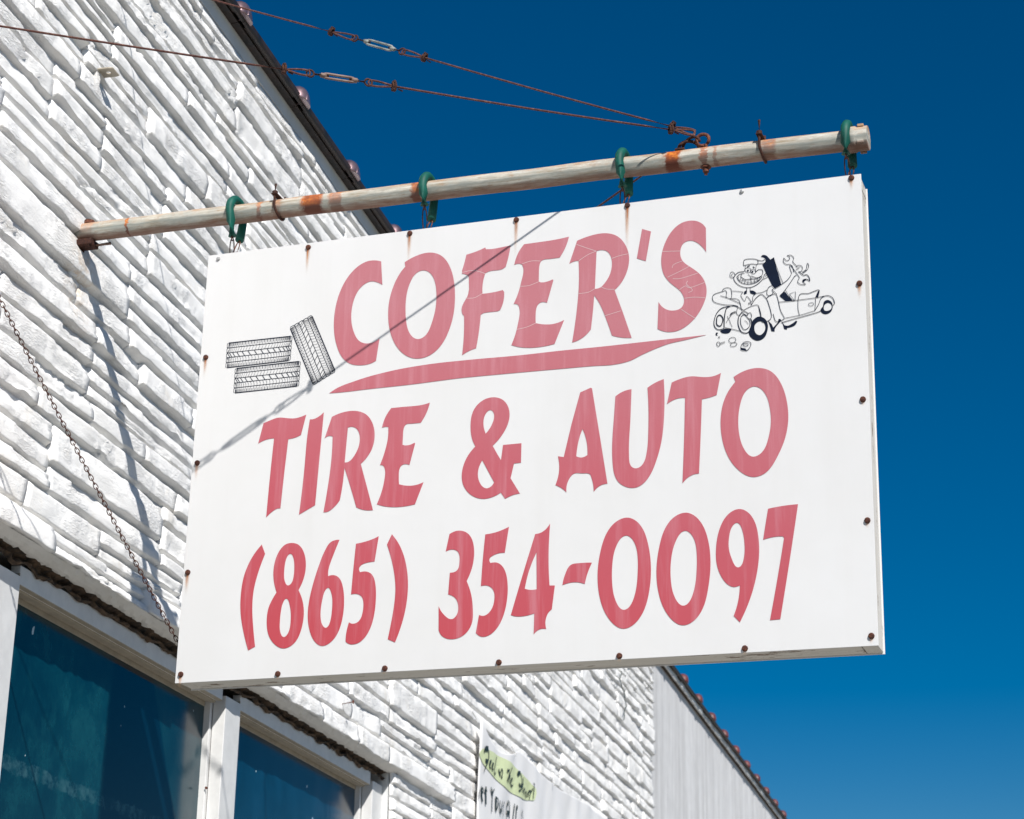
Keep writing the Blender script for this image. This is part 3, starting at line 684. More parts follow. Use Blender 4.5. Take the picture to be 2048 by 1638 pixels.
Z1 = (640, 420, 4.31); Z2 = (1000, 420, 4.311); Z3 = (1400, 480, 6.8267); Z4 = (440, 610, 7.877)
Z5 = (490, 780, 5.12); Z6 = (890, 720, 2.8845); Z7 = (460, 1060, 5.389); Z8 = (840, 990, 2.6256)
def C(s):
    """'x,y x,y* ...' -> points; * = smooth"""
    out = []
    for t in s.split():
        sm = t.endswith('*'); x, y = t.rstrip('*').split(',')
        out.append((float(x), float(y), 1) if sm else (float(x), float(y)))
    return out
def to_sign(pts, Z):
    out = []
    for p in pts:
        u, w = suv(Z[0] + p[0] / Z[2], Z[1] + p[1] / Z[2], -0.001); out.append((u, w) + tuple(p[2:]))
    return out
GLYPHS = [
 (Z1, ["527,443 470,434* 400,445* 300,510* 220,610* 160,740* 125,900* 122,1050* 145,1170* 195,1275* 260,1325* 350,1338* 430,1325* 482,1300 513,1108 470,1135* 400,1150* 340,1130* 295,1060* 270,950* 280,820* 315,720* 370,650* 440,615* 490,622* 537,645"]),
 (Z1, ["730,450 820,400* 940,367* 1040,390* 1110,470* 1150,590* 1163,740* 1150,900* 1110,1040* 1040,1170* 940,1255* 820,1280* 720,1240* 650,1160* 605,1050* 588,920* 598,780* 640,640* 690,545* 735,488", "890,520* 950,545* 990,620* 1003,720* 995,850* 960,980* 910,1080* 845,1113* 790,1085* 750,1000* 738,880* 745,740* 780,620* 830,545*"]),
 (Z1, ["1262,385 1340,360* 1425,323 1430,338 1490,335* 1560,322* 1642,305 1625,400* 1600,490 1565,512* 1470,525* 1425,545 1405,620* 1400,722 1460,715* 1575,690 1587,705 1580,790* 1553,862 1530,873* 1410,888* 1385,905 1365,1080* 1345,1192 1285,1215* 1225,1252 1240,1080* 1242,915 1225,890* 1225,830* 1270,745* 1285,680 1283,575 1262,558* 1225,550 1225,520 1245,455*"]),
 (Z2, ["208,295 330,278* 480,255* 595,230 560,330* 515,410 430,422* 360,436* 345,460* 336,540* 334,615 350,623* 400,618* 455,598 460,606 405,800 350,798* 322,825* 308,900* 308,975 370,985* 460,982* 553,948 470,1155 350,1180* 190,1185* 98,1165 140,1045* 160,950* 163,830* 150,815* 118,810 165,690* 186,600* 190,470* 165,463* 123,473 160,365*"]),
 (Z2, ["665,265 780,222* 910,200* 1010,225* 1080,300* 1112,400* 1100,510* 1050,620* 988,690 1060,885 1135,1102 1050,1100* 965,1082 915,940* 860,810* 812,735 800,880* 783,1030 720,1095* 660,1130* 622,1142 660,880* 680,650* 678,438 640,443* 597,465", "832,355 870,345* 920,355* 955,400* 965,470* 945,560* 875,662 850,674* 818,680"]),
 (Z2, ["1225,163 1302,185 1257,440 1180,417"]),
 (Z2, ["1775,155 1745,120* 1700,97* 1640,92* 1560,115* 1480,185* 1425,280* 1395,380* 1392,470* 1415,560* 1470,630* 1550,695* 1583,750* 1585,800* 1560,845* 1510,865* 1450,862* 1400,835* 1367,793 1358,1025 1400,1043* 1460,1052* 1540,1038* 1620,990* 1690,920* 1750,820* 1780,720* 1770,630* 1720,550* 1640,490* 1580,445* 1557,400* 1557,340* 1580,290* 1630,265* 1680,272* 1735,310* 1777,362"]),
 (Z5, ["190,340 260,310* 340,283* 430,288* 510,290* 570,275* 627,252 573,460 520,485* 443,503 400,860 362,1212 330,1215* 280,1245* 217,1305 250,950* 298,495 220,508* 135,548"]),
 (Z5, ["665,300 700,298* 750,275* 807,228 717,1180 640,1225* 553,1277 610,790* 635,500*"]),
 (Z5, ["890,275 1000,230* 1140,215* 1240,250* 1305,340* 1327,460* 1300,600* 1240,700* 1185,757 1245,980 1310,1230 1230,1230* 1140,1202 1085,1010* 1018,795 1000,960* 970,1130 900,1210* 850,1245* 803,1252 850,980* 880,760* 898,480 880,470* 815,495", "1053,385 1100,377* 1150,405* 1175,480* 1160,590* 1120,670* 1060,735* 1020,742"]),
 (Z5, ["1498,185 1650,170* 1800,155* 1893,130 1855,240* 1800,335 1700,345* 1650,352* 1630,380* 1618,470* 1613,560 1640,567* 1735,540 1742,548 1683,768 1610,768* 1585,800* 1575,880* 1577,965 1680,980* 1760,970* 1828,943 1740,1170 1620,1193* 1440,1193* 1350,1170 1405,1020* 1430,900* 1428,795* 1410,772* 1382,770 1440,600* 1462,500* 1468,380 1440,377* 1402,387 1435,285*"]),
 (Z6, ["285,215* 340,235* 370,290* 368,350* 340,415* 275,495 300,540 323,578 335,490 441,480 438,592 398,597 378,682 432,770 390,780* 347,801 322,765 280,788* 220,801* 150,778* 105,720* 97,660* 120,575* 175,498 155,450* 148,380* 165,290* 220,232*", "262,288* 282,310* 275,360* 235,425 222,370* 235,310*", "215,578 283,705 265,730* 237,740* 205,715* 190,650*"]),
 (Z6, ["780,187 840,160 848,163 890,420 937,713 895,725* 858,760 845,680* 835,658* 790,655* 745,655* 720,680* 700,763 670,738* 637,722 658,640* 652,555 685,560 730,370", "793,398 805,425* 822,548 790,562* 757,555 775,450*"]),
 (Z6, ["983,210 1025,183* 1076,168 1068,380* 1062,560* 1072,610* 1100,625* 1135,608* 1160,550* 1172,420* 1168,160 1215,130* 1262,110 1262,350* 1250,460* 1215,590* 1165,690* 1110,733* 1040,730* 990,690* 968,600* 965,480* 975,330*"]),
 (Z6, ["1308,130 1350,112* 1420,94* 1480,98* 1540,95* 1592,75 1567,202 1530,215* 1482,226 1475,430* 1465,655 1430,662* 1370,711 1378,500* 1385,218 1340,223* 1280,255"]),
 (Z6, ["1665,98 1730,62* 1810,46* 1880,65* 1935,130* 1970,230* 1980,340* 1962,450* 1915,560* 1850,650* 1775,675* 1700,640* 1630,550* 1595,430* 1592,320* 1615,220* 1675,125", "1785,152* 1840,185* 1872,270* 1880,360* 1865,450* 1830,530* 1775,558* 1730,520* 1700,440* 1692,340* 1705,250* 1740,175*"]),
 (Z7, ["342,157 378,257 320,410* 255,650* 240,850* 250,1050* 270,1257 195,1298 150,1120* 115,900* 118,690* 150,500* 230,310*"]),
 (Z7, ["670,140* 740,160* 795,240* 817,360* 805,480* 738,648 785,780* 795,900* 770,1060* 700,1210* 580,1277* 480,1230* 415,1130* 397,980* 415,840* 450,760* 502,672 468,490* 480,360* 530,230* 600,155*", "650,255* 685,310* 693,400* 685,500* 660,575* 625,598* 595,565* 583,470* 592,370* 615,290*", "605,738* 640,800* 655,900* 652,1000* 630,1100* 580,1155* 545,1110* 537,1000* 550,870* 575,775*"]),
 (Z7, ["1180,105 1125,112* 1080,135* 1040,190* 960,380* 880,640* 845,820* 840,970* 870,1120* 920,1210* 990,1250* 1070,1220* 1150,1130* 1205,980* 1228,740* 1210,590* 1170,510* 1120,487* 1057,497 1060,430* 1110,280*", "1058,622* 1085,660* 1103,760* 1098,870* 1080,980* 1035,1055* 1000,1030* 978,960* 978,860* 1000,730* 1030,645*"]),
 (Z7, ["1358,148 1440,130* 1520,105* 1603,67 1557,340 1480,352* 1420,375* 1392,410* 1402,455 1480,450* 1530,480* 1565,580* 1572,720* 1555,900* 1510,1060* 1410,1200* 1320,1233* 1270,1222* 1245,1200 1255,1100* 1282,995 1330,1010* 1390,980* 1430,880* 1438,800* 1420,720* 1380,693* 1305,695 1330,420*"]),
 (Z7, ["1745,45 1830,170* 1890,340* 1917,560* 1900,800* 1860,980* 1778,1211 1700,1177 1740,980* 1775,760* 1783,620* 1765,440* 1692,157"]),
 (Z8, ["155,205 205,187* 255,205* 282,270* 278,360* 245,452 270,530* 277,600* 270,680* 230,735* 160,757* 115,740* 98,710 98,585 130,632* 168,652* 192,630* 200,580* 188,545* 148,522 157,408 195,395* 207,350* 200,300* 178,287* 135,297"]),
 (Z8, ["343,207 400,195* 467,167 445,303 390,315* 365,335* 370,357 410,357* 440,385* 458,450* 455,560* 435,640* 390,715* 330,745* 293,725 310,630 340,633* 375,600* 390,550* 385,500* 360,478* 320,478 330,340*"]),
 (Z8, ["605,205 640,195* 683,150 675,330* 680,475 708,475 692,600 670,625* 662,703 630,705* 597,732 600,622 550,635* 500,637* 477,630 530,450*", "612,300 613,495 580,498* 550,492 572,400*"]),
 (Z8, ["748,473 765,410* 790,368* 840,358* 903,355 880,410* 865,467 820,458*"]),
 (Z8, ["1085,118* 1150,150* 1195,250* 1212,380* 1200,520* 1150,650* 1070,703* 1000,660* 950,560* 933,420* 950,290* 1000,170*", "1080,212* 1120,240* 1142,320* 1142,420* 1125,530* 1072,605* 1030,560* 1010,470* 1010,370* 1035,260*"]),
 (Z8, ["1395,92* 1460,125* 1508,220* 1525,350* 1512,490* 1465,630* 1382,685* 1310,640* 1260,540* 1242,400* 1258,270* 1310,140*", "1390,187* 1430,215* 1452,300* 1452,400* 1435,510* 1385,583* 1340,540* 1318,450* 1318,350* 1345,240*"]),
 (Z8, ["1680,73* 1740,110* 1775,210* 1780,320* 1765,430* 1735,540* 1680,668 1647,635 1670,560* 1680,475 1640,482* 1590,440* 1558,360* 1555,280* 1570,190* 1615,105*", "1665,145* 1690,180* 1703,250* 1700,330* 1672,382* 1640,340* 1622,280* 1625,210* 1640,165*"]),
 (Z8, ["1828,72 1900,58* 1985,48 1940,350* 1892,652 1838,657 1870,480* 1912,225 1905,217 1860,220* 1802,235 1815,150*"]),
]
SWOOSH = (Z1, ["80,1580 130,1545* 300,1475* 600,1390* 900,1335* 1300,1290* 1724,1252* 2052,1215* 2452,1175* 2852,1130* 3327,1077 3152,1120* 3002,1155* 2902,1192* 2782,1245* 2672,1300* 2552,1330* 2352,1345* 1952,1380* 1552,1416* 1200,1450* 800,1502* 400,1546* 200,1570*"])

# ------------------------------------------------------------------ the hanging sign
sign = thing('hanging_sign', S(SW / 2, -SH, -ST / 2), 'large white rectangular hanging sign with faded red lettering, tire drawings and a cartoon', 'sign')
AX = (EX, EY, EZ)
bm = bmesh.new(); add_box(bm, S(SW / 2, -SH / 2, -0.002), SW, 0.004, SH, AX, 0.0008); panel = from_bm('front_panel', bm, M_PANEL, sign)
bm = bmesh.new(); add_box(bm, S(SW / 2, -SH / 2, -ST + 0.002), SW, 0.004, SH, AX, 0.0008); from_bm('back_panel', bm, M_PANEL, sign)
TF = ST - 0.0085
def rail(name, u0, u1, w0, w1):
    """painted lumber, object X along its length"""
    L = max(u1 - u0, w0 - w1); hor = (u1 - u0) > (w0 - w1)
    bm = bmesh.new(); add_box(bm, (0, 0, 0), L, TF, min(u1 - u0, w0 - w1), None, 0.0025)
    me = bpy.data.meshes.new(name); bm.to_mesh(me); bm.free()
    o = bpy.data.objects.new(name, me); COL.objects.link(o); me.materials.append(M_WOOD)
    o.parent = sign; o.matrix_parent_inverse = Matrix.Translation(sign.location).inverted()
    R = Matrix((EX, EY, EZ)).transposed() if hor else Matrix((EZ, EY, -EX)).transposed()
    o.matrix_basis = Matrix.Translation(S((u0 + u1) / 2, (w0 + w1) / 2, -ST / 2)) @ R.to_4x4(); return o
rail('top_rail', 0.004, SW - 0.004, -0.004, -0.042)
rail('bottom_rail', 0.045, SW - 0.058, -SH + 0.042, -SH + 0.004)
rail('end_post', 0.004, 0.043, -0.0435, -SH + 0.004); rail('end_post', SW - 0.055, SW - 0.005, -0.0435, -SH + 0.004)
for loops in GLYPHS:
    Z, ls = loops
    filled('letter', [relax(to_sign(C(l), Z), 7, 60) for l in ls], lambda u, w, o: S(u, w, 0.0009 + o), M_VINYL, panel)
filled('underline_swoosh', [smooth_outline(to_sign(C(SWOOSH[1][0]), SWOOSH[0]), 6)], lambda u, w, o: S(u, w, 0.0009 + o), M_VINYL, panel)
# cracks in the top line of vinyl
V, F = [], []
CR = [(Z1, "1225,540 1300,522 1370,530 1425,550"), (Z1, "1255,760 1330,757 1400,720"), (Z2, "190,465 270,440 350,440"), (Z2, "172,658 250,652 334,618"), (Z2, "145,1030 230,1010 310,975"),
      (Z2, "660,297 740,325 830,355"), (Z2, "680,438 760,385 830,355"), (Z2, "965,418 1030,395 1104,378"), (Z2, "672,722 760,710 815,680"), (Z2, "870,662 920,682 988,684"), (Z2, "905,912 1042,870"),
      (Z2, "1398,358 1555,354"), (Z2, "1445,580 1550,530 1632,486"), (Z2, "1490,592 1560,590 1705,545"), (Z2, "1545,690 1600,655 1640,670 1765,625"), (Z2, "1590,762 1680,752 1768,758"), (Z2, "1562,855 1620,895 1685,935"), (Z2, "1485,500 1500,470 1572,440"), (Z2, "1620,612 1608,640 1660,690 1625,712")]
for k, (Z, s) in enumerate(CR): ribbon(V, F, open_smooth(to_sign(C(s), Z), 5), 0.0016, lambda u, w, o: S(u, w, o), 0.0016 + 0.00002 * k)
pyd('vinyl_cracks', V, F, M_CRACK, panel)

# tire drawings: outlined treads with blocks
def tire(name, corners, label):
    """corners in Z4 pixels: four corners of the tread band, u along the tread"""
    A, B, Cc, D = [Vector(to_sign([c], Z4)[0]) for c in corners]   # A(0,0) B(1,0) C(1,1) D(0,1)
    def T(u, v): return (A * (1 - u) + B * u) * (1 - v) + (D * (1 - u) + Cc * u) * v
    V, F = [], []; k = [0]
    def st(pts, w): ribbon(V, F, [T(*p) for p in pts], w, lambda a, b, o: S(a, b, o), 0.0011 + k[0] * 0.000004); k[0] += 1
    thin, mid, fat = 0.0010, 0.0020, 0.0034
    st([(0.02, 0), (0.98, 0)], fat); st([(0.02, 1), (0.98, 1)], fat)
    rows = [0, 0.2, 0.4, 0.59, 0.79, 1.0]
    for v in rows[1:-1]: st([(0, v), (1, v)], mid)
    for a, b in zip(rows[:-1], rows[1:]):
        for e in (0, 1):
            x1 = 0.012 if e == 0 else 0.988
            st([(x1, a + 0.005), (e, a + 0.04), (e, b - 0.04), (x1, b - 0.005)], mid)
    N = 30
    def warp(t): return 0.5 - 0.5 * math.cos(math.pi * t) * 0.96    # closer towards the ends, as round a tire
    for i in range(1, N):
        u = warp(i / N); u2 = warp((i + 0.5) / N)
        st([(u, 0.0), (u, 0.2)], thin); st([(u2, 0.0), (u2, 0.13)], mid if 4 < i < 26 else thin)
        st([(u, 0.8), (u, 1.0)], thin); st([(u2, 0.87), (u2, 1.0)], mid if 4 < i < 26 else thin)
        st([(u + 0.012, 0.2), (u + 0.008, 0.27), (u - 0.012, 0.4)], thin)
        st([(u - 0.012, 0.59), (u + 0.006, 0.70), (u + 0.004, 0.79)], thin)
        if i % 2 == 0: st([(u - 0.022, 0.4), (u + 0.026, 0.59)], mid)
    o = pyd(name, V, F, M_INK, panel); return o
tire('tire_drawing', [(118, 600), (1138, 488), (1105, 872), (90, 990)], '')
tire('tire_drawing', [(240, 1000), (1268, 885), (1240, 1275), (215, 1388)], '')
tire('tire_drawing', [(1445, 158), (1818, 1048), (1470, 1262), (1100, 352)], '')

# line drawing of a mechanic leaning on an old car
V, F = [], []; kk = [0]
def ink(s, w=1.0, closed=False, sm=True):
    p = to_sign(C(s), Z3)
    if closed: p = [tuple(q[:2]) + (1,) for q in p]; q = smooth_outline(p, 5)
    else: q = open_smooth(p, 5) if sm else [Vector(x[:2]) for x in p]
    ribbon(V, F, q, 0.0015 * w, lambda a, b, o: S(a, b, o), 0.0018 + kk[0] * 0.000006, closed); kk[0] += 1
ink("595,350 605,275 690,258 785,272 782,330 700,328 595,350", 1.3)
ink("785,272 850,285 890,262 900,292 870,318 780,328", 1.2)
ink("622,350 612,410 600,430"); ink("775,330 760,400 765,440")
ink("650,378 690,395 685,435 650,445 620,425 622,390", 1, True); ink("715,400 755,415 750,455 715,460 695,435", 1, True)
ink("655,410 662,418 655,425 648,418", 2.2, True); ink("717,425 724,433 717,440 711,432", 2.2, True)
ink("640,372 665,355 682,352", 2); ink("722,365 735,372 745,382", 2)
ink("600,430 520,445 470,500 468,550 520,610 600,645 700,645 790,600 860,530 880,470", 1.4)
ink("470,495 440,520 412,500 415,455 440,435 472,455 478,485", 1.1); ink("445,500 430,480 450,460", 0.9)
ink("880,480 900,455 925,470 920,510 885,525 868,540", 1.1); ink("890,500 905,480 912,490", 0.9)
ink("760,440 800,405 850,408 858,450 830,500 770,515 700,490", 1.3); ink("655,470 690,500 700,545 680,545", 1.1)
ink("510,500 530,475 580,455 610,455", 1.2); ink("575,465 560,500 620,540 700,530 760,532 830,495", 1.4)
ink("505,495 520,540 570,585 650,603 740,590 810,550 850,500", 1.4)
ink("520,540 590,555 650,575 740,570 820,530", 0.9)
for a in ("530,495 525,530", "560,510 548,550 540,570", "590,530 575,560 570,585", "620,545 612,575 610,597", "660,550 655,580 655,600", "700,545 700,575 702,598", "740,540 745,565 750,588", "780,525 788,550 790,565", "810,510 822,530"): ink(a, 0.9)
ink("635,648 640,690 635,725"); ink("690,645 685,690 695,725")
ink("440,698 500,700 590,710"); ink("590,710 560,760 610,835 640,770 690,830 700,890", 1.1); ink("770,730 725,770 720,830 695,835"); ink("675,855 680,870 670,878 662,868", 1, True)
ink("770,728 850,715 920,680", 1.1)
ink("430,700 420,665 370,652 320,670 305,705 345,690 365,720 360,780 420,800 435,750 430,700", 1.2)
ink("305,705 200,740 170,790 200,850 330,885 450,890 520,905", 1.3); ink("280,762 400,800 530,860 550,880", 1.2); ink("420,800 530,820 570,960", 1.2)
ink("520,905 500,990 520,1025 555,1030", 1.1); ink("410,905 360,940 335,1060 330,1195", 2.2)
ink("410,905 300,930 230,1000 195,1100 200,1180 250,1225 330,1210", 1.8); ink("410,905 480,900 560,940 600,960", 1.4)
ink("262,1025 305,1050 305,1130 275,1175 235,1160 228,1100 240,1045", 2.4, True)
ink("335,1195 450,1220 560,1248", 1.2); ink("600,1020 640,1050 685,1120 660,1200 610,1225 570,1180 555,1100 570,1040", 1.4, True)
ink("575,985 530,1050 522,1150 555,1240 600,1270 660,1260 700,1180 705,1100 690,1080", 2.0)
ink("600,958 690,910 790,890 815,980 850,1110", 1.2); ink("410,1030 430,1000 490,975", 1.6); ink("400,1070 440,1010 495,990", 1.3)
ink("570,970 620,980 655,1005 640,1030 575,995", 1.5); ink("655,1005 690,995 705,1040 690,1075 650,1070", 1.2)
ink("375,1040 385,1075 360,1130", 1.0); ink("385,1070 410,1110 415,1140", 1.0); ink("410,1140 430,1160 440,1190", 0.9); ink("610,1100 640,1120 660,1150", 0.9)
ink("700,890 760,800 830,745 880,770 930,850 975,1060 855,1120 830,1000 800,900", 1.4)
ink("910,795 960,755 1030,738 1060,790 1100,960 1150,1060 1130,1090 1040,1115 1000,1010", 1.3)
ink("1025,660 980,625 930,660 915,740 960,760 1000,720 985,680 1010,665", 1.3); ink("1000,690 1050,740", 1.0)
ink("1025,665 1110,610 1200,540 1250,460 1240,420 1225,355 1255,350 1275,400 1280,440", 1.2); ink("1090,760 1150,700 1230,590 1290,500 1320,480", 1.3)
ink("1190,215 1240,208 1280,245 1270,300 1320,355", 1.3); ink("1145,245 1140,300 1180,335 1230,335 1280,400 1360,515", 1.3)
ink("1145,245 1185,285 1225,260 1215,225 1190,215", 1.2); ink("1310,370 1350,345 1395,365 1390,420 1340,440", 1.2); ink("1320,385 1370,370", 1.0); ink("1310,405 1350,395", 1.0)
ink("1395,440 1450,400 1465,320 1485,345 1470,400 1410,450 1400,445", 1.2)
ink("1350,430 1410,480 1460,475 1495,520 1500,565", 1.6); ink("1360,515 1335,570 1370,605 1440,610 1415,580", 1.3); ink("1415,580 1405,550 1450,535 1500,560", 1.8)
ink("1075,850 1340,822 1580,790 1700,765", 1.2, sm=False); ink("1340,822 1340,940 1360,1030", 1.1); ink("1580,790 1575,900 1568,965 1360,1030 1160,1068", 1.1, sm=False)
ink("1482,880 1550,865 1552,880 1485,892", 1.0, True); ink("1340,822 1370,740 1480,730 1560,700 1615,682 1630,700 1610,785", 1.4)
ink("1220,740 1305,705 1300,825", 1.1, sm=False); ink("1225,745 1290,825", 0.9)
ink("1568,965 1620,880 1660,790 1740,760 1810,790 1838,860 1820,890", 1.5); ink("1110,1130 1300,1075 1600,990 1650,960", 1.4)
ink("1005,245 1060,400 1135,590", 1.0); ink("1170,690 1240,800 1290,825", 1.0); ink("560,1470 570,1430 620,1390 690,1400 690,1450 640,1510 565,1500 560,1470", 1.3); ink("590,1430 620,1415 660,1430 620,1450", 1.3, True)
ink("235,1400 260,1395 275,1425 250,1452 232,1430", 1.2, True); ink("275,1410 340,1388", 1.0); ink("278,1425 342,1400", 1.0)
ink("395,1365 440,1330 485,1345 490,1370 430,1405 400,1385", 1.1, True); ink("420,1425 480,1400 505,1420 460,1455 418,1440", 1.1, True); ink("262,1320 272,1330 262,1340 252,1330", 1.0, True)
art = pyd('cartoon_lines', V, F, M_INK, panel)
def blob(ls, k=0, name='cartoon_fill'):
    filled(name, [smooth_outline(to_sign(C(l), Z3), 5) for l in ls], lambda u, w, o: S(u, w, 0.0010 + 0.0001 * k + o), M_INK, panel, 0.0004)
blob(["832,232 850,208* 900,210* 940,245* 960,268 1010,235 1040,360 1110,605 1025,660 980,610 900,450 850,335 880,310* 900,275* 880,245*"])
blob(["1090,770 1150,700 1265,830 1170,835"])
blob(["800,1045* 880,1070* 925,1150* 920,1240* 870,1340* 790,1375* 710,1345* 665,1270* 690,1180* 720,1100*", "820,1110* 870,1130* 893,1190* 870,1260* 820,1298* 770,1280* 743,1220* 755,1150*"])
blob(["1740,818* 1790,840* 1812,910* 1790,975* 1725,1012* 1665,995* 1645,960* 1680,900* 1695,840*", "1745,858* 1790,880* 1795,930* 1750,965* 1700,960* 1690,920* 1710,875*"])
blob(["275,1240 350,1205 430,1215 400,1265* 340,1277* 290,1262*"])
blob(["600,735 615,695* 640,690 638,730 605,745"]); blob(["685,690 720,690* 768,722 745,748 690,730"])
blob(["930,1100 980,1150 1000,1195 1060,1130 1075,1075 1100,1080 1110,1100 1040,1180 1020,1215 1018,1250 975,1245 960,1190"])
blob(["1115,1105 1150,1160 1190,1170* 1260,1140* 1310,1100 1328,1110 1300,1160* 1240,1190* 1190,1200 1185,1225 1150,1215 1140,1180"])
blob(["1575,780 1600,720 1620,685 1630,710 1612,785"]); blob(["212,1285* 230,1262* 245,1270* 232,1290* 240,1303* 218,1300*"]); blob(["560,1470 620,1480 640,1512 562,1500"]); blob(["1395,560 1440,528 1450,545 1410,575"])

# screws and rust runs
M_SCREW = m_rust('rusted_screw', 0.75)
SCR = [(437, 518, 'g', 0), (617, 495, 'r', .075), (820, 467, 'r', .085), (1033, 440, 'r', .10), (1255, 411, 'r', .13), (1484, 383, 'g', 0), (1703, 356, 'r', .03), (1719, 567, 'r', .035), (1726, 799, 'r', .01), (1735, 1041, 'r', .012), (1743, 1272, 'r', .012),
       (1490, 1297, 'r', .01), (1239, 1312, 'r', .01), (998, 1325, 'h', .012), (770, 1337, 'r', .01), (556, 1348, 'r', .01), (362, 1349, 'r', .03), (376, 1145, 'r', .06), (395, 926, 'r', .045), (412, 715, 'r', .06)]
for k, (px, py, ty, L) in enumerate(SCR):
    u, w = suv(px, py); bm = bmesh.new()
    a, b = EX, EZ; prof = [(0.0102, 0.0), (0.0100, 0.004), (0.0085, 0.0068), (0.005, 0.0078)]
    if ty == 'g': prof = [(r * 0.75, h * 0.8) for r, h in prof]
    rings = [[bm.verts.new(S(u, w, h) + (a * math.cos(q * math.pi / 5) + b * math.sin(q * math.pi / 5)) * r) for q in range(10)] for r, h in prof]
    for i in range(3):
        for q in range(10): bm.faces.new((rings[i][q], rings[i][(q + 1) % 10], rings[i + 1][(q + 1) % 10], rings[i + 1][q]))
    bm.faces.new(rings[-1])
    from_bm('screw', bm, M_GALV if ty == 'g' else M_SCREW, panel)
    if L:
        V = [S(u - 0.010, w + 0.004, 0.0022 + k * 1e-5), S(u + 0.010, w + 0.004, 0.0022 + k * 1e-5), S(u + 0.007, w - 0.012 - L * 1.5, 0.0022 + k * 1e-5), S(u - 0.007, w - 0.012 - L * 1.5, 0.0022 + k * 1e-5)]
        me = bpy.data.meshes.new('rust_stain'); me.from_pydata([tuple(v) for v in V], [], [(0, 3, 2, 1)]); uvl = me.uv_layers.new(name='UVMap')
        for li, uvc in zip(range(4), ((0, 1), (0, 0), (1, 0), (1, 1))): uvl.data[li].uv = uvc
        link('rust_stain', me, M_STAIN, panel)

# ------------------------------------------------------------------ the pole
PZ = Vector((0, 0, 1)); PQ = PZ.cross(PD).normalized(); PU = PD.cross(PQ).normalized()    # PQ points away from the camera
pole = thing('sign_pole', PB, 'weathered off-white pipe with rust bands jutting from the stone wall above the white sign', 'pole')
def pole_obj(name, bm, mat, smooth=True):
    if smooth:
        for f in bm.faces: f.smooth = True
    bmesh.ops.recalc_face_normals(bm, faces=bm.faces)
    me = bpy.data.meshes.new(name); bm.to_mesh(me); bm.free(); me.materials.append(mat)
    o = bpy.data.objects.new(name, me); COL.objects.link(o); o.parent = pole
    o.matrix_parent_inverse = Matrix.Identity(4)
    o.matrix_basis = Matrix((PD, PQ, PU)).transposed().to_4x4(); return o
PR = 0.0365
XA = Vector((1, 0, 0)); YA = Vector((0, 1, 0)); ZA = Vector((0, 0, 1))
bm = bmesh.new()
add_tube(bm, [(-0.10 + (PLEN - 0.02 + 0.10) * i / 40, 0.0012 * math.sin(i * 1.3), 0.0012 * math.cos(i * 0.9)) for i in range(41)], PR, 40)
o = pole_obj('pipe', bm, M_POLE); o.data.polygons[-1].use_smooth = False; o.data.polygons[-2].use_smooth = False
uc = PLEN
bm = bmesh.new(); add_tube(bm, [(uc - 0.066, 0, 0), (uc - 0.0655, 0, 0), (uc - 0.065, 0, 0), (uc - 0.042, 0, 0), (uc - 0.0415, 0, 0), (uc - 0.040, 0, 0), (uc - 0.002, 0, 0), (uc - 0.001, 0, 0), (uc, 0, 0)], [0.030, 0.0445, 0.0455, 0.0455, 0.0450, 0.0430, 0.0430, 0.0427, 0.0420], 36)
o = pole_obj('end_cap', bm, M_POLE); o.data.polygons[-1].use_smooth = False; o.data.polygons[-2].use_smooth = False
bm = bmesh.new()
for an in (0.6, 2.2, 3.8, 5.4):
    add_box(bm, (uc - 0.022, math.cos(an) * 0.046, math.sin(an) * 0.046), 0.022, 0.012, 0.010, bev=0.002)
pole_obj('cap_lug', bm, M_POLE, False)
def ubolt(u, stub):
    bm = bmesh.new()
    pts = [(u, -0.0425, stub), (u, -0.0425, 0.03)] + [(u + 0.010 * math.sin(math.pi * i / 12), -0.0425 * math.cos(math.pi * i / 12), -0.0415 * math.sin(math.pi * i / 12)) for i in range(13)] + [(u, 0.0425, 0.03), (u, 0.0425, stub * 0.8)]
    add_tube(bm, pts, 0.0050, 8)
    o = pole_obj('u_bolt', bm, M_RUST)
    bm = bmesh.new(); add_box(bm, (u, 0, 0.043), 0.022, 0.105, 0.004, bev=0.001)
    add_hex(bm, Vector((u, -0.0425, 0.050)), ZA, 0.0105, 0.010); add_hex(bm, Vector((u, 0.0425, 0.050)), ZA, 0.0105, 0.010)
    p = pole_obj('saddle_plate', bm, M_RUST, False)
ubolt(on_pole(558), 0.085); ubolt(on_pole(1524), 0.098)
# eye bolts for the guy wires
ue = on_pole(1412); ue2 = on_pole(1384)
bm = bmesh.new(); add_tube(bm, [(ue, 0, -0.066), (ue, 0, 0.052)], 0.0062, 10)
add_tube(bm, ring_pts((ue - 0.012, 0, 0.070), XA, ZA, 0.0225, 20, -0.9, 2 * math.pi - 1.3), 0.0062, 8)
pole_obj('eye_bolt', bm, M_RUST2)
bm = bmesh.new(); add_hex(bm, Vector((ue, 0, -0.050)), ZA, 0.0115, 0.012); add_hex(bm, Vector((ue, 0, -0.0385)), ZA, 0.018, 0.003, 14); pole_obj('nut', bm, M_RUST2, False)
bm = bmesh.new(); add_tube(bm, ring_pts((ue2 - 0.012, 0.004, 0.044), (XA * 0.95 + YA * 0.3).normalized(), ZA, 0.036, 16, 0.0, math.pi, 0.030), 0.0058, 8)
add_tube(bm, ring_pts((ue2 - 0.002, -0.006, 0.048), (XA * 0.9 - YA * 0.45).normalized(), ZA, 0.040, 16, 0.2, math.pi, 0.034), 0.0052, 8)
add_box(bm, (ue2 - 0.042, 0, 0.040), 0.034, 0.03, 0.008, bev=0.002)
pole_obj('shackle', bm, M_RUST)
